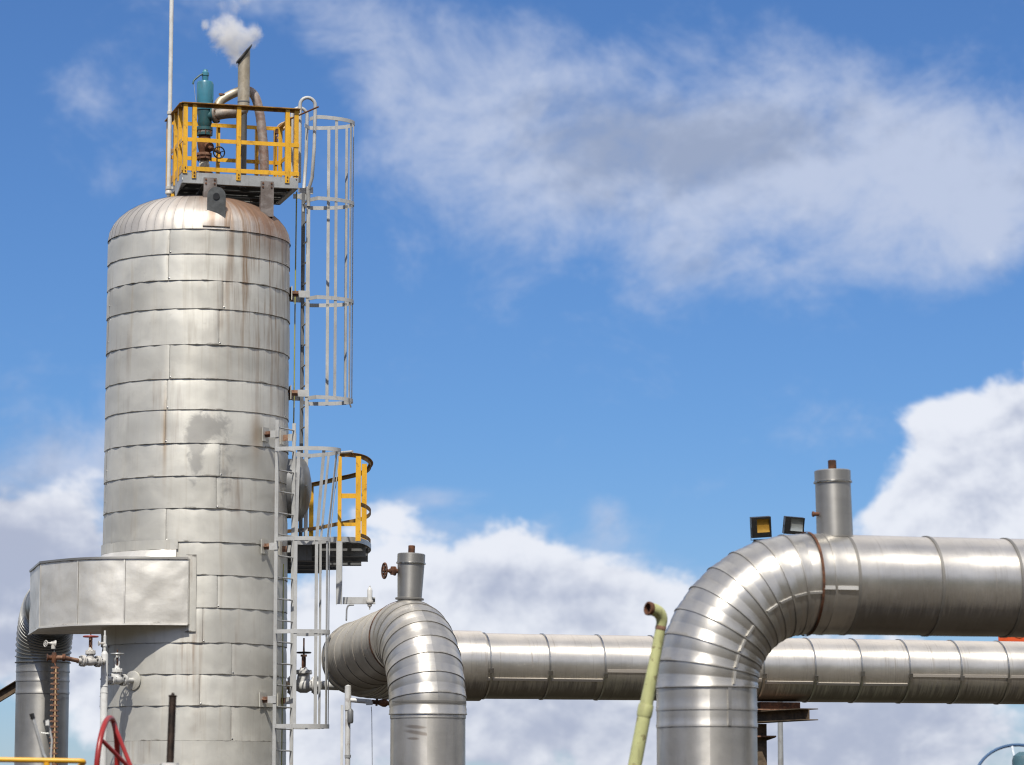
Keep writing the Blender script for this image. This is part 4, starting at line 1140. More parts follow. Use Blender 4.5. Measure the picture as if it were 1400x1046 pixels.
for k in range(n):
    a = 2 * pi * k / n
    for (rr, dz) in sec:
        x, y = rr * math.cos(a), rr * math.sin(a)
        vs.append(V((vp_.x + x, vy + y, zc_ + dz + 1.25 * (x * 0.93 + y * 0.37))))
m5 = len(sec)
for k in range(n):
    for j in range(m5): fs.append((k * m5 + j, ((k + 1) % n) * m5 + j, ((k + 1) % n) * m5 + (j + 1) % m5, k * m5 + (j + 1) % m5))
mb.add(vs, fs); part('mouth_rim', mb, M['black'], vent)
mb = MB(); mb.lathe((vp_.x, vy, 0), Z3, [(0.052, ZD - 0.12), (0.052, W(333, 146, vy).z), (r + 0.002, W(333, 141, vy).z), (r + 0.002, W(333, 139, vy).z)], 20); part('drain_pipe', mb, M['galv_dark'], vent)
p0 = oc + od * 0.20
p1 = V((vp_.x - 0.10, vy, W(322, 154, vy).z))
mb = MB(); mb.tube(rounded([p0, p0 + od * 0.14, p1 + V((0.0, 0, 0.0)), V((vp_.x, vy, W(333, 152, vy).z)), V((vp_.x, vy, W(333, 141, vy).z))], 0.08, 5), [0.082] * 1 + [0.082] * 99 if False else 0.080, 20)
part('outlet_elbow', mb, M['browngrey'], vent)

# ---- gooseneck pipe behind
gy = rv.y + 0.34
gpts = [W(297, 146, gy - 0.1), W(303, 137, gy - 0.05), W(321, 127, gy), W(336, 123.5, gy), W(348, 131, gy), W(355, 155, gy), W(359, 188, gy), W(361, 215, gy), W(361, 243, gy)]
def smooth_path(pts, k=4):
    out = []
    P = [pts[0]] + pts + [pts[-1]]
    for i in range(1, len(P) - 2):
        for j in range(k):
            t = j / k; a, b, c, d = P[i - 1], P[i], P[i + 1], P[i + 2]
            out.append(0.5 * ((2 * b) + (c - a) * t + (2 * a - 5 * b + 4 * c - d) * t * t + (3 * b - a - 3 * c + d) * t ** 3))
    out.append(P[-2]); return out
goose = thing('gooseneck_pipe', 'pinkish rusty gooseneck pipe arching behind the vent pipe on the platform', 'pipe', (gpts[-1].x, gy, ZD))
sp_ = smooth_path(gpts, 5)
half = 16
mb = MB(); mb.tube(sp_[:half + 1], 0.066, 18); part('upper_bend', mb, M['ventgrey'], goose)
mb = MB(); mb.tube(sp_[half:], 0.069, 18); part('down_leg', mb, M['pinkgrey'], goose)
c = W(304, 131, gy - 0.05); mb = MB(); mb.lathe(c, V((0.1, -0.1, 1)), [(0.035, -0.07), (0.035, 0.0), (0.055, 0.005), (0.055, 0.03), (0.0, 0.035)], 14); part('flange_cap', mb, M['rustlight'], goose)

# ---- small tap by the ladder, and the little red-capped valve
ty = TPf(LU - 0.1, LV, 0).y
tp = [W(392, 166, ty), W(383, 170, ty), W(378.5, 176, ty), W(378, 188, ty)]
tap = thing('sampling_tap', 'small rusty bent tap clipped to the rear yellow post near the ladder', 'tap', W(387, 178, ty))
mb = MB(); mb.tube(smooth_path(tp, 4), 0.014, 8); part('pipe', mb, M['tan'], tap)
mb = MB(); mb.box(W(378, 179.5, ty), (0.06, 0.05, 0.07)); mb.cyl(W(378, 186, ty), W(378, 194, ty), 0.018, 10); part('tap_body', mb, M['rust'], tap)
mb = MB(); mb.tube([W(386, 178, ty), W(390, 174, ty), W(392, 176, ty)], 0.02, 8); mb.beam(W(378, 190, ty), W(386, 184, ty), 0.02, 0.02); part('lever', mb, M['tan'], tap)
rc = TPf(1.28, LV - 0.15, ZD)
rcv = thing('drain_valve', 'little red valve with a black knob on the platform deck by the rear post', 'valve', rc)
mb = MB(); mb.lathe(rc, Z3, [(0.03, 0), (0.03, 0.03), (0.022, 0.04), (0.022, 0.10), (0.035, 0.105), (0.03, 0.15)], 14); part('body', mb, M['redworn'], rcv)
mb = MB(); mb.lathe(rc + Z3 * 0.15, Z3, [(0.01, 0), (0.035, 0.015), (0.042, 0.04), (0.03, 0.065), (0, 0.075)], 14); part('knob', mb, M['black'], rcv)

# ---- white mast pole at the left
pb, pt_ = W(230.5, 268, TPf(-0.1, 0.8, 0).y), W(235.6, -60, TPf(-0.1, 0.8, 0).y)
whip = thing('lightning_mast', 'thin white pole clamped to the left rail of the top platform', 'pole', pb)
mb = MB(); mb.tube([pb, pb + (pt_ - pb) * 0.5, pt_, pt_ + (pt_ - pb) * 0.25], [0.031, 0.031, 0.030, 0.012], 14); part('pole', mb, M['white'], whip)
for y_, w_2 in ((155, 0.12), (257, 0.16)):
    c = pb + (pt_ - pb) * ((268 - y_) / 328)
    mb = MB(); mb.lathe(c - Z3 * 0.02, Z3, [(0.043, 0), (0.043, 0.04)], 14)
    mb.beam(c + V((0.03, 0, 0)), c + V((0.06 + w_2, 0.0, 0.0)), 0.03, 0.035); part('clamp', mb, M['offwhite'], whip)
mb = MB(); mb.lathe(pb - Z3 * 0.0, Z3, [(0.05, 0.03), (0.05, 0.06), (0.035, 0.08)], 12); part('foot_collar', mb, M['offwhite'], whip)
mb = MB(); mb.box(pb + V((0.07, 0, -0.02)), (0.07, 0.05, 0.10)); part('stub_bracket', mb, M['yellow'], plat)

# ---- steam
sc0 = W(322, 52, vy)
mb = MB(); mb.lathe(sc0, Z3, [(0.0, -0.62), (0.35, -0.52), (0.55, -0.2), (0.58, 0.3), (0.5, 0.62), (0.2, 0.85), (0, 0.9)], 20)
m, g, b = new_mat('steam'); g.n.remove(b)
outn = [nd for nd in g.n if nd.type == 'OUTPUT_MATERIAL'][0]
geo = g.new('ShaderNodeNewGeometry').outputs['Position']
k = mpp(sc0)
def sblob(px, py, rpx, dyy=0.0):
    c = W(px, py, vy + SDY + dyy)
    d = g.new('ShaderNodeVectorMath', operation='DISTANCE'); g.l.new(geo, d.inputs[0]); d.inputs[1].default_value = c
    return g.m('SUBTRACT', 1.0, g.m('DIVIDE', d.outputs['Value'], rpx * k))
tot = None
SDY = 0.14
for a_ in ((326, 82, 15), (321, 68, 20), (313, 50, 26), (300, 36, 19, 0.05), (310, 26, 17, -0.04), (338, 52, 20), (348, 44, 15, -0.05), (294, 46, 13), (327, 60, 20), (320, 10, 14), (335, 0, 14), (305, 6, 11), (316, 38, 22), (282, 34, 9)):
    e_ = sblob(*a_)
    tot = e_ if tot is None else g.m('SMOOTH_MAX', tot, e_, 0.25)
nz = g.noise(g.scale(geo, (1, 1, 1)), 6.0, 7, 0.66, 0.6)
dens = g.ss(g.m('MULTIPLY_ADD', g.m('SUBTRACT', nz, 0.5), 2.3, tot), 0.02, 0.95)
hz_ = g.sep(geo)[2]
fade = g.m('SUBTRACT', 1.0, g.ss(hz_, W(320, 45, vy).z, W(320, 2, vy).z))
dens = g.m('MULTIPLY', g.m('MULTIPLY', dens, g.m('MULTIPLY_ADD', fade, 0.85, 0.15)), 10.0)
pvn = g.new('ShaderNodeVolumePrincipled'); pvn.inputs['Color'].default_value = (0.99, 0.99, 0.99, 1); pvn.inputs['Anisotropy'].default_value = -0.35
g.put(pvn.inputs['Density'], dens); g.l.new(pvn.outputs[0], outn.inputs['Volume'])
try: m.cycles.volume_step_rate = 0.6
except Exception: pass
single('steam_plume', mb, m, 'small white puff of steam drifting up from the slanted vent pipe', 'steam', kind='stuff', loc=tuple(sc0))

# ================================================================ caged ladders
def ladder(label, phi, r0, zlo, zhi, hoops, hw, depth, rung0, top_scale=1.0, brackets=(), name='caged_ladder', stile=(0.055, 0.014), matS=None, matF=None):
    n_ = V((math.cos(R_(phi)), math.sin(R_(phi)), 0)); t_ = V((-math.sin(R_(phi)), math.cos(R_(phi)), 0))
    c0 = V((TX, TY, 0)) + n_ * r0
    o = thing(name, label, 'ladder', (c0.x, c0.y, zlo), 'caged ladders on the vessel')
    hwid = 0.225
    for s_ in (-1, 1):
        mb = MB(); mb.beam(c0 + t_ * (s_ * hwid) + Z3 * zlo, c0 + t_ * (s_ * hwid) + Z3 * zhi, stile[0], stile[1], t_)
        part('stile', mb, (matS if s_ < 0 else matF) or M['lgrey'], o)
    first = None; z = rung0; z00 = z
    while z > zlo + 0.05:
        if first is None:
            mb = MB(); mb.tube([c0 - t_ * 0.217 + Z3 * z, c0 + t_ * 0.217 + Z3 * z], 0.011, 8); first = part('rung', mb, M['galv'], o)
        else: again(first, o, (0, 0, z - z00), 'rung')
        z -= 0.302
    def hp(a, sc=1.0):
        t = hw * math.cos(a) * sc; q = depth * math.sin(a) * sc
        return c0 + t_ * t + n_ * (q + 0.02)
    for i, zh in enumerate(hoops):
        sc = top_scale if i == 0 else 1.0
        pth = [c0 + t_ * hwid + n_ * 0.012] + [hp(pi * k / 24, sc) for k in range(1, 24)] + [c0 - t_ * hwid + n_ * 0.012]
        mb = MB(); mb.ribbon([p + Z3 * zh for p in pth], 0.055, 0.010); part('cage_hoop', mb, M['lgrey'], o)
    for a in (33, 64, 90, 116, 147):
        aa = R_(a); mb = MB()
        e_t = (-t_ * math.sin(aa) * hw + n_ * math.cos(aa) * depth).normalized()
        zs_ = list(hoops)
        for i in range(len(zs_) - 1):
            sa = top_scale if i == 0 else 1.0
            inn = 0.985
            p, q = hp(aa, sa * inn) + Z3 * (zs_[i] + 0.02), hp(aa, inn) + Z3 * (zs_[i + 1] - 0.02)
            mb.beam(p, q, 0.008, 0.045, e_t)
        part('cage_bar', mb, M['lgrey'], o)
    for zb_ in brackets:
        for s_ in (-1, 1):
            ps = c0 + t_ * (s_ * (hwid + 0.012)) + Z3 * zb_
            rr = math.sqrt(max(0.01, TR ** 2 - (hwid + 0.012) ** 2))
            pi_ = V((TX, TY, 0)) + n_ * (rr + 0.01) + t_ * (s_ * (hwid + 0.012)) + Z3 * zb_
            midp = pi_ + (ps - pi_) * 0.45
            mb = MB(); mb.beam(midp, ps + n_ * 0.03, 0.010, 0.10); bk = part('stand_off', mb, M['lgrey'], o)
            mb = MB(); mb.beam(pi_ - n_ * 0.02, midp, 0.012, 0.085); mb.beam(pi_ - n_ * 0.02 + t_ * (s_ * 0.02), midp + t_ * (s_ * 0.02), 0.03, 0.012)
            part('clip', mb, M['rustlight'], bk)
            mb = MB(); mb.box(pi_ + n_ * 0.004, (0.012, 0.16, 0.20), (n_, t_, Z3)); part('pad_plate', mb, M['tank'], bk)
    return o, c0, n_, t_
# upper ladder
PU = 13.0
hz = [W(440, y, 47.05).z for y in (161, 272, 407, 543.5)]
zdeck2 = W(470, 734, 47.0).z
ul, uc, un, ut = ladder('tall caged grey ladder climbing the right side of the vessel to the top platform', PU, 1.555, zdeck2, W(416, 258, 47.3).z, hz, 0.40, 0.69, W(414, 275, 47.3).z,
                        brackets=(W(410, 405, 47.3).z, W(410, 540, 47.3).z, W(410, 682, 47.3).z), matF=M['galv_dark'])
# walk-through handles on top
zt0 = W(416, 262, 47.3).z
for s_ in (-1, 1):
    hw2 = 0.36
    a_ = uc + ut * (s_ * 0.235) + un * 0.0 + Z3 * (zt0 - 0.25)
    b_ = uc + ut * (s_ * hw2) + Z3 * (zt0 + 0.15) + un * 0.03
    zhk = zt0 + 1.22
    pth = [a_, uc + ut * (s_ * 0.25) + Z3 * zt0, b_]
    arc = []
    rad = 0.112; cxx = -0.045
    for k in range(11):
        an = pi * k / 10
        arc.append(uc + ut * (s_ * hw2) + un * (cxx + rad * math.cos(an)) + Z3 * (zhk + rad * math.sin(an)))
    pth = [a_, uc + ut * (s_ * 0.25) + Z3 * zt0, b_, arc[0] - Z3 * 0.6 + un * -0.01] + arc + [arc[-1] - Z3 * 0.4, arc[-1] - Z3 * 1.15]
    mb = MB(); mb.tube(pth, 0.026, 10); part('grab_hoop', mb, M['lgrey'], ul)
mb = MB(); mb.tube([W(397.5, 162.5, 46.95), W(435.5, 146, 46.75)], 0.013, 8); part('safety_bar', mb, M['rust'], ul)
for s_ in (-1, 1):
    mb = MB(); c = uc + ut * (s_ * 0.235) + Z3 * (zt0 - 0.02) + un * 0.01
    mb.box(c, (0.11, 0.03, 0.10), (un, ut, Z3)); mb.beam(c - un * 0.03, c - un * 0.16, 0.02, 0.07); part('top_clamp', mb, M['lgrey'], ul)
mb = MB(); mb.tube([W(477.5, 545, 47.2), W(477.8, 551, 47.2), W(480, 557, 47.2)], 0.011, 8); part('hoop_tail', mb, M['galv_dark'], ul)
cab = thing('cable', 'thin pale cable hanging straight down between the vessel and its tall upper ladder', 'cable', W(404, 740, 47.2))
mb = MB(); mb.tube([W(405.5, 262, 47.2), W(405, 300, 47.25), W(403.5, 410, 47.2), W(402.2, 540, 47.25), W(400.5, 640, 47.2), W(399, 735, 47.0)], 0.010, 8); part('sheath', mb, M['cable'], cab)
# lower ladder
PL = -28.0
hz2 = [W(377, y, 46.0).z for y in (616, 737.5, 864, 993)]
ll, lc, ln, lt = ladder('lower caged grey ladder on the front right of the vessel beside the side platform', PL, 1.50, 0.0, W(377, 573, 46.0).z, hz2, 0.40, 0.69, W(377, 583, 46.0).z, top_scale=1.22,
                        brackets=(W(377, 592, 46.0).z, W(377, 746, 46.0).z, W(377, 956, 46.0).z))
mb = MB(); mb.tube([T(-19, TR + 0.05, W(392, 770, 46.4).z), T(-19, TR + 0.05, W(392, 900, 46.4).z), T(-20, TR + 0.06, 0.3)], 0.008, 8)
single('conduit', mb, M['cable'], 'thin yellowish conduit running down behind the lower ladder', 'conduit')

# ================================================================ side platform at the manhole
sidep = thing('side_platform', 'curved side platform with yellow posts and shade-browned yellow rails by the manhole', 'platform', (W(450, 735, 47).x, 47, zdeck2))
zr2 = W(464, 622, 47.0).z
rail = [(464, 47.00), (474, 47.00), (486, 47.10), (496, 47.35), (503, 47.75), (507, 48.30), (505, 48.90), (498, 49.40), (487, 49.80), (460, 50.45), (430, 51.20), (392, 51.70)]
def colx(px, Y, z): return V(((px - CX) / FPX * (Y * math.cos(TH) + (z - EYE) * math.sin(TH)), Y, z))
rp = [colx(px, Y, zr2) for px, Y in rail]
rp = smooth_path(rp, 3)
zrow = {'top_rail': zr2, 'mid_rail': (zr2 + zdeck2) / 2 - 0.10}
for nm, z in zrow.items():
    mb = MB(); mb.ribbon([V((p.x, p.y, z)) for p in (rp if nm == 'top_rail' else rp[8:])], 0.058, 0.012)
    if nm == 'top_rail':
        inn = [V((p.x, p.y, z + 0.031)) for p in rp]; mb.ribbon(inn, 0.006, 0.07)
    part(nm, mb, M['railbrown'], sidep)
mb = MB(); mb.ribbon([V((p.x, p.y, zdeck2 + 0.045)) for p in rp[7:]], 0.055, 0.008); part('toe_board', mb, M['railbrown'], sidep)
def spost(px, Y, w=0.075, z1=None):
    p = colx(px, Y, zdeck2)
    mb = MB(); mb.angle(V((p.x - w / 2, p.y, zdeck2 - 0.06)), V((p.x - w / 2, p.y, zr2 - 0.02)), w, 0.010, X3, Y3)
    part('post', mb, M['yellow'], sidep)
spost(464, 46.98, 0.055); spost(489.5, 46.98, 0.075); spost(497.5, 48.0, 0.075); spost(425, 51.3, 0.07)
for y_ in (678, 717):
    mb = MB(); z = W(476, y_, 47.0).z; mb.beam(colx(465, 47.0, z), colx(489, 47.0, z), 0.010, 0.07 if y_ < 700 else 0.05); part('end_rail', mb, M['yellow'], sidep)
mb = MB(); mb.tube(rounded([W(414, 640, 47.7), W(416, 629, 47.6), W(427, 622.5, 47.4), W(482, 617.5, 46.8)], 0.08), 0.020, 10); part('grab_rail', mb, M['lgrey'], sidep)
# deck frame: outer edge channel following the rail, radial beams, grating
ed = [V((p.x, p.y, zdeck2)) for p in smooth_path([colx(px, Y, zdeck2) for px, Y in [(402, 47.35), (440, 47.05)] + rail], 3)]
mb = MB(); mb.ribbon([p - Z3 * 0.035 for p in ed], 0.075, 0.010); part('edge_channel', mb, M['galv'], sidep)
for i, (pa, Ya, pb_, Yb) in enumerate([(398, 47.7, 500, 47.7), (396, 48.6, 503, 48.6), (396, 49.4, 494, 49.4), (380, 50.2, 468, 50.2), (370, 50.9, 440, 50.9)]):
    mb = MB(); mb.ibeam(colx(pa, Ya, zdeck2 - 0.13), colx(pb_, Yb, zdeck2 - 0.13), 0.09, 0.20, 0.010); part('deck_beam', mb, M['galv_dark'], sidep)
def ed_x(Y):                                             # outer edge at depth Y
    best = None
    for i in range(len(ed) - 1):
        a, b = ed[i], ed[i + 1]
        if (a.y - Y) * (b.y - Y) <= 0 and abs(a.y - b.y) > 1e-6:
            x = a.x + (b.x - a.x) * (Y - a.y) / (b.y - a.y)
            best = x if best is None else max(best, x)
    return best
mb = MB(); Y = 47.06
while Y < 51.65:
    xo = ed_x(Y)
    dyy = abs(Y - TY); xi = TX + math.sqrt(TR * TR - dyy * dyy) + 0.04 if dyy < TR else TX + 0.3
    if Y < 47.4: xi = max(xi, colx(405 + (47.4 - Y) * 100, Y, zdeck2).x)
    if xo and xo - xi > 0.1:
        mb.beam((xi, Y, zdeck2 - 0.018), (xo - 0.01, Y, zdeck2 - 0.018), 0.030, 0.034)
    Y += 0.075
o = part('grating', mb, M['galv_dark'], sidep); o['kind'] = 'stuff'
mb = MB()
mb.box(colx(412, 47.5, zdeck2 - 0.17), (0.30, 0.012, 0.26)); part('support_bracket', mb, M['galv_dark'], sidep)

# ---- small gauge on its bracket under the side platform
bk = thing('gauge_bracket', 'pale L-shaped channel bracket hanging below the side platform', 'bracket', W(464, 826, 46.95))
mb = MB(); a_, b_ = W(464, 740, 46.95), W(464, 826, 46.95); b_.x = a_.x
mb.beam(a_, b_, 0.070, 0.010, Y3); mb.beam(a_ - X3 * 0.038 + Y3 * 0.03, b_ - X3 * 0.038 + Y3 * 0.03, 0.010, 0.07, Y3); mb.beam(a_ + X3 * 0.038 + Y3 * 0.03, b_ + X3 * 0.038 + Y3 * 0.03, 0.008, 0.07, Y3)
part('hanger', mb, M['lgrey'], bk)
mb = MB(); a_, b_ = W(468.5, 821, 46.93), W(513, 821, 46.93); b_.z = a_.z
mb.beam(a_, b_, 0.010, 0.095); mb.beam(a_ + Y3 * 0.04 - Z3 * 0.044, b_ + Y3 * 0.04 - Z3 * 0.044, 0.07, 0.008); part('arm', mb, M['lgrey'], bk)
vg = W(505.5, 826, 46.86); k = mpp(vg)
ag = thing('air_vent', 'small white capsule-shaped air vent fixed to the end of the channel bracket', 'air vent', vg)
mb = MB(); mb.lathe(vg, Z3, [(0.008, -0.08), (0.012, -0.04), (0.03, -0.03), (0.035, 0.0), (0.055, 0.02), (0.055, 0.05), (0.038, 0.06)], 16); part('base_cup', mb, M['offwhite'], ag)
mb = MB(); mb.lathe(vg, Z3, [(0.036, 0.061), (0.038, 0.19), (0.028, 0.225), (0.012, 0.24), (0.012, 0.26), (0, 0.262)], 16); part('capsule', mb, M['white'], ag)
mb = MB(); mb.box(vg + V((0.06, 0, 0.055)), (0.03, 0.03, 0.05)); part('side_port', mb, M['black'], ag)
mb = MB(); mb.tube(rounded([W(484, 827, 46.9), W(476, 827.5, 46.9), W(474, 833, 46.8), W(473.5, 848, 46.3)], 0.05), 0.012, 8)
single('impulse_tube', mb, M['galv_dark'], 'thin dark bent tube dropping from the channel bracket to the pipe', 'tube')

# ================================================================ gate valves
def gate_valve(label, c, axis, k, wheel_mat, body_mat, group=None, wheel_r=0.088, stem_h=0.34, L=0.13, fr=0.08, loc=None, yoke_mat=None, wheel_mat2=None):
    """k scales everything; axis = pipe direction (level)"""
    c = V(c); ax = V(axis).normalized()
    o = thing('gate_valve', label, 'valve', loc or c, group)
    ym = yoke_mat or body_mat
    sd = ax.cross(Z3).normalized()
    mb = MB(); mb.lathe(c, ax, [(fr * 0.62, -L), (fr * 0.60, -L * 0.6), (fr * 0.80, -L * 0.3), (fr * 0.82, L * 0.3), (fr * 0.60, L * 0.6), (fr * 0.62, L)], 18)
    mb.lathe(c, Z3, [(fr * 0.75, 0), (fr * 0.70, fr * 0.9), (fr * 0.62, fr * 1.25)], 16)
    part('body', mb, body_mat, o)
    for s_ in (-1, 1):
        mb = MB(); mb.lathe(c + ax * (s_ * L), ax * s_, [(fr, -0.012), (fr, 0.010), (fr * 0.7, 0.012)], 22)
        mb.lathe(c + ax * (s_ * L), ax * s_, [(fr, 0.016), (fr, 0.036), (fr * 0.45, 0.042), (fr * 0.45, 0.10)], 22)
        f_ = part('flange', mb, body_mat, o)
        mb = MB()
        for q in range(8):
            a = 2 * pi * (q + 0.5) / 8; p = c + ax * (s_ * L) + (Z3 * math.cos(a) + sd * math.sin(a)) * (fr * 0.78)
            mb.cyl(p - ax * (s_ * 0.035), p + ax * (s_ * 0.058), fr * 0.12, 6)
        part('bolt_ring', mb, M['galv_dark'], f_)['kind'] = 'stuff'
    zb0 = fr * 1.25
    mb = MB(); mb.lathe(c + Z3 * zb0, Z3, [(fr * 0.92, 0), (fr * 0.92, 0.018), (fr * 0.88, 0.019), (fr * 0.88, 0.036), (fr * 0.5, 0.045), (fr * 0.32, 0.09)], 20)
    for q in range(8):
        a = 2 * pi * q / 8; p = c + Z3 * (zb0 - 0.012) + (X3 * math.cos(a) + Y3 * math.sin(a)) * (fr * 0.76)
        mb.cyl(p, p + Z3 * 0.065, fr * 0.10, 6)
    part('bonnet', mb, body_mat, o)
    zy0, zy1 = zb0 + 0.08, stem_h * 0.93
    mb = MB()
    for s_ in (-1, 1):
        mb.tube([c + sd * (s_ * fr * 0.28) + Z3 * zy0, c + sd * (s_ * fr * 0.42) + Z3 * (zy0 + 0.03), c + sd * (s_ * fr * 0.42) + Z3 * (zy1 - 0.03), c + sd * (s_ * fr * 0.25) + Z3 * zy1], fr * 0.12, 8)
    mb.lathe(c + Z3 * (zy1 - 0.015), Z3, [(fr * 0.34, 0), (fr * 0.34, 0.03)], 12)
    part('yoke', mb, ym, o)
    mb = MB(); mb.cyl(c + Z3 * (zb0 + 0.05), c + Z3 * (stem_h + 0.07), fr * 0.10, 8); part('stem', mb, M['rust'], o)
    wc = c + Z3 * (stem_h + 0.01)
    mb = MB(); mb.torus(wc, Z3, wheel_r, 0.011, 28, 8)
    for q in range(4):
        a = pi * q / 4 + 0.2; e = V((math.cos(a), math.sin(a), 0)); mb.beam(wc - e * wheel_r, wc + e * wheel_r, 0.014, 0.010)
    mb.lathe(wc - Z3 * 0.012, Z3, [(0.022, 0), (0.022, 0.03)], 10)
    part('handwheel', mb, wheel_mat, o)
    return o
GV = 'gate valves round the vessel'
# grey valve on the vessel's front left
na = V((math.cos(R_(-124)), math.sin(R_(-124)), 0))
v2 = T(-124, TR + 0.345, W(160, 930, 45.8).z)
gv2 = gate_valve('small white gate valve with a flat grey wheel bolted to the front of the vessel', v2, na, 1, M['galv'], M['white'], GV, wheel_r=0.085, stem_h=0.345, L=0.115, fr=0.082)
mb = MB(); mb.cyl(T(-124, TR - 0.02, v2.z), v2 - na * 0.21, 0.036, 14); part('nozzle', mb, M['white'], gv2)
mb = MB(); mb.lathe(T(-124, TR + 0.004, v2.z), na, [(0.135, 0), (0.135, 0.014), (0.12, 0.02)], 28); part('collar', mb, M['tank'], gv2)
# standpipe
spx = W(142, 960, 45.25)
stand = thing('standpipe', 'white vertical standpipe with a thin topped nozzle left of the vessel front', 'pipe', (spx.x, spx.y, 0))
zt_ = W(142, 893, 45.25).z; ztt = W(142, 862, 45.25).z
mb = MB(); mb.lathe((spx.x, spx.y, 0), Z3, [(0.050, 0), (0.050, zt_ - 0.02), (0.044, zt_), (0.022, zt_ + 0.03)], 20); part('pipe', mb, M['white'], stand)
for y_ in (938, 947):
    mb = MB(); mb.lathe((spx.x, spx.y, W(142, y_, 45.25).z), Z3, [(0.052, -0.005), (0.056, 0), (0.052, 0.005)], 20); part('weld_band', mb, M['white'], stand)
mb = MB(); mb.lathe((spx.x, spx.y, zt_), Z3, [(0.021, 0.02), (0.021, 0.09), (0.030, 0.092), (0.030, 0.12), (0.020, 0.122), (0.020, ztt - zt_ - 0.07), (0.014, ztt - zt_ - 0.068), (0.014, ztt - zt_)], 14); part('top_nozzle', mb, M['white'], stand)
nz_ = V((spx.x, spx.y, W(142, 880, 45.25).z))
mb = MB(); mb.lathe(nz_, V((-0.9, -0.4, 0)), [(0.022, 0), (0.022, 0.05), (0.012, 0.055), (0.012, 0.08), (0.035, 0.082), (0.035, 0.09)], 12); part('bleed_cock', mb, M['offwhite'], stand)
# red wheeled valve left of it
ra = V((-0.80, -0.60, 0)).normalized()
v1 = W(123.5, 904, 45.0)
gv1 = gate_valve('weathered gate valve with a red wheel left of the white standpipe', v1, ra, 1, M['redworn'], M['offwhite'], GV, wheel_r=0.098, stem_h=0.325, L=0.105, fr=0.078, yoke_mat=M['rustlight'])
mb = MB(); mb.cyl(v1 - ra * 0.18, V((spx.x, spx.y, v1.z)), 0.034, 14); part('branch', mb, M['offwhite'], gv1)
# rusty branch line with two little cocks, and the level gauge
lt_ = W(74, 899, 44.6)
brl = thing('branch_line', 'pale rusty pipe with a small cock running left from the red wheeled valve', 'pipe', lt_)
mb = MB(); mb.tube([v1 + ra * 0.18, lt_ + V((0.12, 0.02, -0.0)), lt_], 0.030, 14); part('pipe', mb, M['rustlight'], brl)
mb = MB(); mb.lathe(lt_ + V((0.13, 0.02, 0)), V((1, 0.1, 0)), [(0.05, -0.02), (0.05, 0.02)], 12); mb.lathe(lt_, Z3, [(0.03, -0.07), (0.04, -0.02), (0.04, 0.03), (0.025, 0.07)], 12)
mb.lathe(lt_, V((-1, -0.2, 0)), [(0.03, 0), (0.03, 0.08), (0.05, 0.082), (0.05, 0.10)], 12); part('tee', mb, M['rust'], brl)
cc = W(73, 880, 44.6)
mb = MB(); mb.tube([lt_ + Z3 * 0.06, V((lt_.x, lt_.y, cc.z))], 0.007, 8); part('riser_tube', mb, M['galv_dark'], brl)
mb = MB(); mb.lathe(cc, V((-1, -0.35, 0.1)), [(0.05, -0.03), (0.035, 0.0), (0.022, 0.03), (0.014, 0.05), (0.014, 0.09)], 12); mb.lathe(cc, Z3, [(0.03, -0.07), (0.03, 0.03)], 12); part('cock', mb, M['offwhite'], brl)
wcc = W(62.5, 880, 44.55); wn = V((-0.75, -0.65, 0.1)).normalized()
mb = MB(); mb.torus(wcc, wn, 0.042, 0.007, 20, 6)
e1 = wn.cross(Z3).normalized(); e2 = e1.cross(wn)
for q in range(3):
    a = pi * q / 3; e = e1 * math.cos(a) + e2 * math.sin(a); mb.beam(wcc - e * 0.042, wcc + e * 0.042, 0.008, 0.006, wn)
part('cock_wheel', mb, M['offwhite'], brl)
lg_ = W(75, 980, 44.55)
lg = thing('level_gauge', 'rusty upright level gauge strip studded with clamps, left of the vessel', 'gauge', (lg_.x, lg_.y, 0.9))
zg1 = W(75, 911, 44.55).z; zg0 = 1.0
mb = MB(); mb.box((lg_.x, lg_.y, (zg0 + zg1) / 2), (0.045, 0.05, zg1 - zg0)); part('gauge_body', mb, M['rust'], lg)
mb = MB(); mb.box((lg_.x + 0.006, lg_.y - 0.032, (zg0 + zg1) / 2), (0.020, 0.012, zg1 - zg0 - 0.06)); part('sight_strip', mb, M['tan'], lg)
z = zg1 - 0.02; first = None; z00 = z
while z > zg0:
    if first is None:
        mb = MB(); mb.box((lg_.x - 0.012, lg_.y - 0.028, z), (0.085, 0.022, 0.026)); mb.cyl((lg_.x - 0.05, lg_.y - 0.06, z), (lg_.x - 0.05, lg_.y + 0.03, z), 0.012, 6); mb.cyl((lg_.x + 0.042, lg_.y - 0.05, z), (lg_.x + 0.042, lg_.y + 0.03, z), 0.010, 6)
        first = part('clamp', mb, M['rustlight'], lg)
    else: again(first, lg, (0, 0, z - z00), 'clamp')
    z -= 0.072
mb = MB(); mb.tube([V((lg_.x, lg_.y, zg1)), lt_ - Z3 * 0.05], 0.010, 8); mb.cyl((lg_.x, lg_.y, 0), (lg_.x, lg_.y, zg0), 0.025, 10); part('connector', mb, M['rust'], lg)
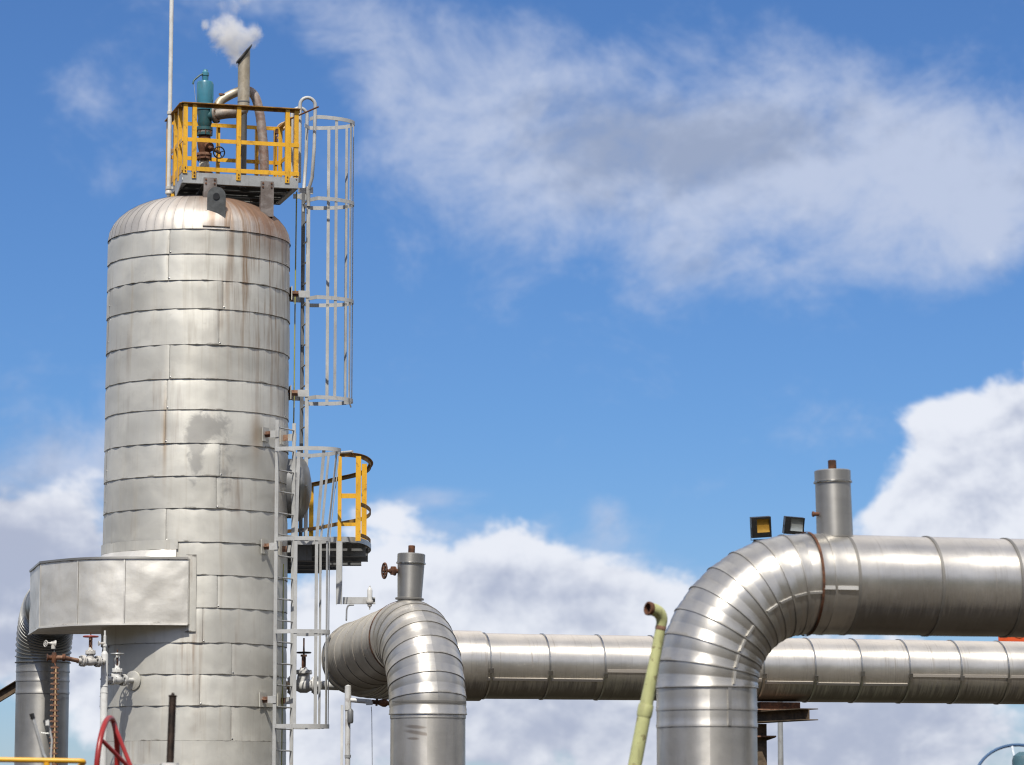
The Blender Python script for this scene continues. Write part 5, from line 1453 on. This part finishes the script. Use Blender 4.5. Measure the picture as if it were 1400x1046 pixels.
# valve on the right of the vessel, behind the lower cage
v3 = W(415, 937, 47.6)
gv3 = gate_valve('rust-flecked silver gate valve with a dark wheel seen through the lower ladder cage', v3, V((0.97, -0.22, 0)), 1, M['black'], M['silver'], GV, wheel_r=0.10, stem_h=0.46, L=0.17, fr=0.135, yoke_mat=M['rustlight'])
mb = MB(); mb.cyl(v3 - V((0.97, -0.22, 0)) * 0.24, T(-2, TR - 0.05, v3.z), 0.055, 16); part('nozzle', mb, M['tan'], gv3)
mb = MB(); mb.cyl(v3 + Z3 * 0.52, v3 + Z3 * 0.68, 0.012, 8); part('stem_tip', mb, M['rust'], gv3)
mb = MB(); mb.cyl(v3 + V((0.97, -0.22, 0)) * 0.25, W(492, 939, 47.9), 0.065, 16)
p_ = W(478, 938, 47.9)
single('level_branch', mb, M['silver'], 'short grey pipe running right from the caged valve behind the clad loop', 'pipe')
# twin posts below
tw = W(474, 1000, 45.2)
twin = thing('level_bridle', 'white strut and grey level bridle pipe standing below the left clad loop', 'pipe', (tw.x, tw.y, 0))
mb = MB(); xx = W(475.5, 1000, 45.2).x; mb.lathe((xx, 45.2, 0), Z3, [(0.036, 0), (0.036, W(475, 972, 45.2).z), (0.045, W(475, 971, 45.2).z), (0.045, W(475, 938, 45.2).z), (0.0, W(475, 936, 45.2).z)], 16); part('bridle_pipe', mb, M['silver'], twin)
mb = MB(); xx = W(467.5, 1000, 45.15).x; mb.beam((xx, 45.15, 0), (xx, 45.15, W(467, 964, 45.15).z), 0.035, 0.05, Y3); part('strut', mb, M['white'], twin)
mb = MB(); mb.lathe(W(479, 978, 45.15), Z3, [(0.03, -0.11), (0.042, -0.09), (0.042, 0.06), (0.02, 0.09)], 12); part('drain_pot', mb, M['galv_dark'], twin)
mb = MB(); mb.lathe(W(475.5, 1034, 45.2), Z3, [(0.044, -0.02), (0.044, 0.02)], 14); part('coupling', mb, M['galv'], twin)
mb = MB(); mb.tube([W(478, 957, 45.2), W(507, 959.5, 45.2)], 0.032, 12); part('cross_pipe', mb, M['silver'], twin)
cv = W(524, 961, 45.2)
rcv2 = thing('rusty_cock', 'dark rusty cock on the small cross pipe under the left clad loop', 'valve', cv)
mb = MB(); mb.lathe(W(507.5, 959.6, 45.2), (cv - W(507.5, 959.6, 45.2)), [(0.03, 0), (0.03, 0.06), (0.05, 0.062), (0.05, 0.09), (0.03, 0.092), (0.055, 0.16), (0.055, 0.20), (0.03, 0.23), (0.03, 0.33), (0.05, 0.332), (0.05, 0.36), (0.0, 0.362)], 14); part('body', mb, M['rust'], rcv2)
mb = MB(); mb.box(W(505, 961.5, 45.15), (0.09, 0.05, 0.05)); part('joint_block', mb, M['white'], rcv2)
mb = MB(); mb.tube([W(507.5, 966, 45.15), W(508.3, 975, 45.15), W(508.6, 1010, 45.15), W(509, 1060, 45.15), W(509.2, 1105, 45.15)], 0.005, 6)
single('hanging_wire', mb, M['galv_dark'], 'fine wire hanging below the left clad loop beside the riser', 'wire')

# ================================================================ foreground pieces
# big gear operated valve: red wheel, pale gearbox, black stem
YG = 32.5
gb0 = W(205, 1062, YG)
bigv = thing('gear_valve', 'big valve with a tilted red handwheel and a black rising stem before the vessel', 'valve', (W(232, 1062, YG).x, YG, 0))
stx = W(232.5, 1040, YG).x
mb = MB(); zt_ = W(235, 950, YG).z; zb_ = W(232, 1046, YG).z
n = 46; prof = [(0.040, 0.0)]
for i in range(n):
    h = (zt_ - zb_ - 0.02) * i / n; st_ = (zt_ - zb_ - 0.02) / n
    prof += [(0.040, h), (0.034, h + st_ * 0.5)]
prof += [(0.041, zt_ - zb_ - 0.018), (0.041, zt_ - zb_ - 0.004), (0.018, zt_ - zb_), (0.012, zt_ - zb_ + 0.02), (0, zt_ - zb_ + 0.022)]
axs = (W(236, 950, YG) - W(232.2, 1046, YG)).normalized()
mb.lathe((stx, YG, zb_), axs, prof, 14); part('rising_stem', mb, M['stem'], bigv)
zg = W(232, 1043, YG).z
mb = MB(); mb.lathe((stx, YG, zg - 0.36), Z3, [(0.14, 0), (0.14, 0.31), (0.085, 0.33), (0.085, 0.36)], 24); gbx = part('gearbox', mb, M['white'], bigv)
mb = MB(); mb.box((stx - 0.22, YG - 0.02, zg - 0.09), (0.26, 0.14, 0.16)); part('gear_cover', mb, M['lgrey'], gbx)
for xx, sz in ((-0.20, 0.010), (-0.13, 0.012), (0.02, 0.012)):
    mb = MB(); mb.lathe((stx + xx, YG - 0.09, zg - 0.06), -Y3, [(sz, 0), (sz, 0.012)], 6); part('bolt', mb, M['galv_dark'], gbx)
mb = MB(); mb.lathe((stx, YG, 0), Z3, [(0.30, 0), (0.30, 0.10), (0.22, 0.12), (0.25, 0.5), (0.30, 0.52), (0.30, 0.60), (0.16, 0.62), (0.13, zg - 0.36)], 28); part('body', mb, M['lgrey'], bigv)
mb = MB(); mb.lathe((stx, YG + 0.02, 0.32), Y3, [(0.32, -0.42), (0.32, -0.36), (0.2, -0.355), (0.2, 0.355), (0.32, 0.36), (0.32, 0.42)], 28); part('flange', mb, M['lgrey'], bigv)
# wheel: nearly edge-on, dished towards the gearbox
wcen = W(146, 1052, YG); wax = V((0.99, -0.075, -0.05)).normalized()
RW = 70 * mpp(wcen); hub = wcen + wax * 0.24
mb = MB(); mb.torus(wcen, wax, RW, 0.028, 56, 10); whl = part('handwheel', mb, M['red'], bigv)
e1 = wax.cross(Z3).normalized(); e2 = e1.cross(wax)
for q in range(5):
    a = 2 * pi * q / 5 + 0.62; e = e1 * math.cos(a) + e2 * math.sin(a)
    mb = MB(); mb.tube([wcen + e * RW * 0.99, hub + e * 0.03], 0.021, 8); part('spoke', mb, M['red'], whl)
mb = MB(); mb.lathe(hub - wax * 0.04, wax, [(0.05, 0), (0.05, 0.08)], 14); mb.cyl(hub, V((stx - 0.30, YG - 0.02, zg - 0.09)), 0.022, 10); part('hub', mb, M['red'], whl)

# yellow handrail bottom left
YY = 32.0
yr = thing('handrail', 'yellow tubular handrail across the bottom left corner', 'railing', (W(64, 1046, YY).x, YY, 0))
p0, p1 = W(-160, 1036, YY), W(117, 1040.5, YY)
p2 = p1 + V((-0.12, 0.62, -0.09))
mb = MB(); mb.tube(rounded([p0, p1, p1 + V((-0.16, 0.30, -0.10)), p1 + V((-0.30, 0.55, -0.30)), V((p1.x - 0.32, YY + 0.6, 0))], 0.07), 0.025, 14); part('rail', mb, M['yellowtube'] if 'yellowtube' in M else M['yellow'], yr)
for px in (64, -120):
    x = W(px, 1042, YY).x; mb = MB(); mb.cyl((x, YY, 0), (x, YY, p0.z + (p1.z - p0.z) * 0.8 - 0.02), 0.030, 14); part('post', mb, M['yellow'], yr)
mb = MB(); mb.beam((p0.x, YY, p0.z - 0.5), (p1.x, YY, p1.z - 0.5), 0.04, 0.04); part('mid_rail', mb, M['yellow'], yr)

# grey lever bars behind the rail
YL = 33.5
l0, l1 = W(43.5, 977, YL), W(59.5, 1032, YL)
lv = thing('lever_bar', 'slanting grey tube with a black end cap above the yellow handrail', 'lever', V((l1.x, YL, 0)), 'lever bars behind the yellow handrail')
dl = (l1 - l0).normalized()
mb = MB(); mb.tube([l0 + dl * 0.03, l0 + dl * 0.16, l1], [0.017, 0.017, 0.019], 12); part('tube', mb, M['galv'], lv)
mb = MB(); mb.tube([l0 - dl * 0.01, l0 + dl * 0.045], 0.024, 12); part('end_cap', mb, M['black'], lv)
mb = MB(); mb.tube([l1, l1 + V((0.06, 0, -0.10)), V((l1.x + 0.06, YL, 0))], 0.02, 10); part('pivot_post', mb, M['galv'], lv)
mb = MB(); mb.tube([W(56, 1002, YL), W(67, 1003, YL)], 0.005, 6); part('link_wire', mb, M['galv'], lv)
l0, l1 = W(65.5, 984, YL), W(71, 1012, YL)
lv2 = thing('lever_bar', 'shorter pale lever with a white block beside the rusty level gauge', 'lever', V((l1.x, YL, 0)), 'lever bars behind the yellow handrail')
mb = MB(); mb.tube([l0, l1, W(70, 1026, YL), V((l1.x, YL, 0))], 0.010, 10); part('tube', mb, M['lgrey'], lv2)
mb = MB(); mb.box(W(65, 988.5, YL - 0.03), (0.035, 0.03, 0.05)); part('block', mb, M['white'], lv2)

# brown beam at the left edge
mb = MB(); mb.ibeam(W(-90, 1006, 50.2), W(40, 927.5, 50.2), 0.13, 0.15, 0.012)
bm = thing('steel_beam', 'sloping brown steel beam entering from the left edge behind the clad inlet pipe', 'beam', W(-90, 1006, 50.2))
part('beam', mb, M['beamrust'], bm)
mb = MB(); a_ = W(-84, 1003, 50.2); mb.beam((a_.x, a_.y, 0), a_, 0.15, 0.15, Y3); part('post', mb, M['beamrust'], bm)

# pale green leaning pipe
YP = 31.0
g0, g1, g2 = W(887, 832, YP - 0.10), W(906, 836, YP), W(905, 850, YP)
gbot = W(866, 1056, YP); dg = (gbot - g2).normalized(); gend = g2 + dg * (g2.z / -dg.z)
gp = thing('green_pipe', 'leaning pale green pipe with a hooked rusty open end in front of the near riser', 'pipe', gend)
mb = MB(); mb.tube([g2 + dg * 0.03, g2 + dg * 0.4, g2 + dg * 0.8, gend], [0.048, 0.052, 0.064, 0.070], 18); part('stem', mb, M['green'], gp)
cor = W(909, 835, YP)
arc = []
for k in range(9):
    t = k / 8; arc.append(g0 * (1 - t) ** 2 + cor * 2 * t * (1 - t) + (g2 + dg * 0.04) * t * t)
mb = MB(); mb.tube(arc, [0.060, 0.060, 0.060, 0.060, 0.059, 0.058, 0.056, 0.053, 0.050], 18, caps=False); part('bend', mb, M['green'], gp)
dm_ = (arc[0] - arc[1]).normalized()
mb = MB(); mb.lathe(arc[0], dm_, [(0.061, -0.03), (0.066, -0.01), (0.066, 0.012), (0.050, 0.014), (0.045, -0.05), (0.0, -0.06)], 20); part('open_end', mb, M['rust'], gp)
mb = MB(); mb.lathe(g2 + dg * 0.06, -dg, [(0.050, -0.02), (0.053, 0), (0.050, 0.02)], 18); part('weld_band', mb, M['rustlight'], gp)
mb = MB(); mb.lathe(g2 + dg * 0.85, -dg, [(0.066, -0.06), (0.072, -0.04), (0.073, 0.04), (0.068, 0.06)], 18); part('coupling', mb, M['green'], gp)

# blue handwheel and actuator bottom right
YB = 34.5
bc = W(1393, 1070, YB); 
bv = thing('blue_valve', 'blue handwheel and blue-grey actuator just showing at the bottom right corner', 'valve', (bc.x, YB, 0))
bn_ = V((0.05, -0.55, 0.83)).normalized()
bn_ = V((-0.10, -0.86, 0.50)).normalized()
RBW = 60 * mpp(bc)
mb = MB(); mb.torus(bc, bn_, RBW, 0.017, 48, 8)
e1 = bn_.cross(Z3).normalized(); e2 = e1.cross(bn_)
for q in range(3):
    a = pi * q / 3 + 0.4; e = e1 * math.cos(a) + e2 * math.sin(a); mb.beam(bc - e * RBW, bc + e * RBW, 0.02, 0.014, bn_)
part('handwheel', mb, M['blue'], bv)
ac = W(1400, 1040, YB - 0.1)
mb = MB(); mb.lathe((ac.x, ac.y, 0), Z3, [(0.10, 0), (0.10, ac.z - 0.2), (0.12, ac.z - 0.18), (0.125, ac.z - 0.0), (0.11, ac.z + 0.05), (0.05, ac.z + 0.09), (0.0, ac.z + 0.09)], 20)
part('actuator', mb, M['bluegrey'], bv)
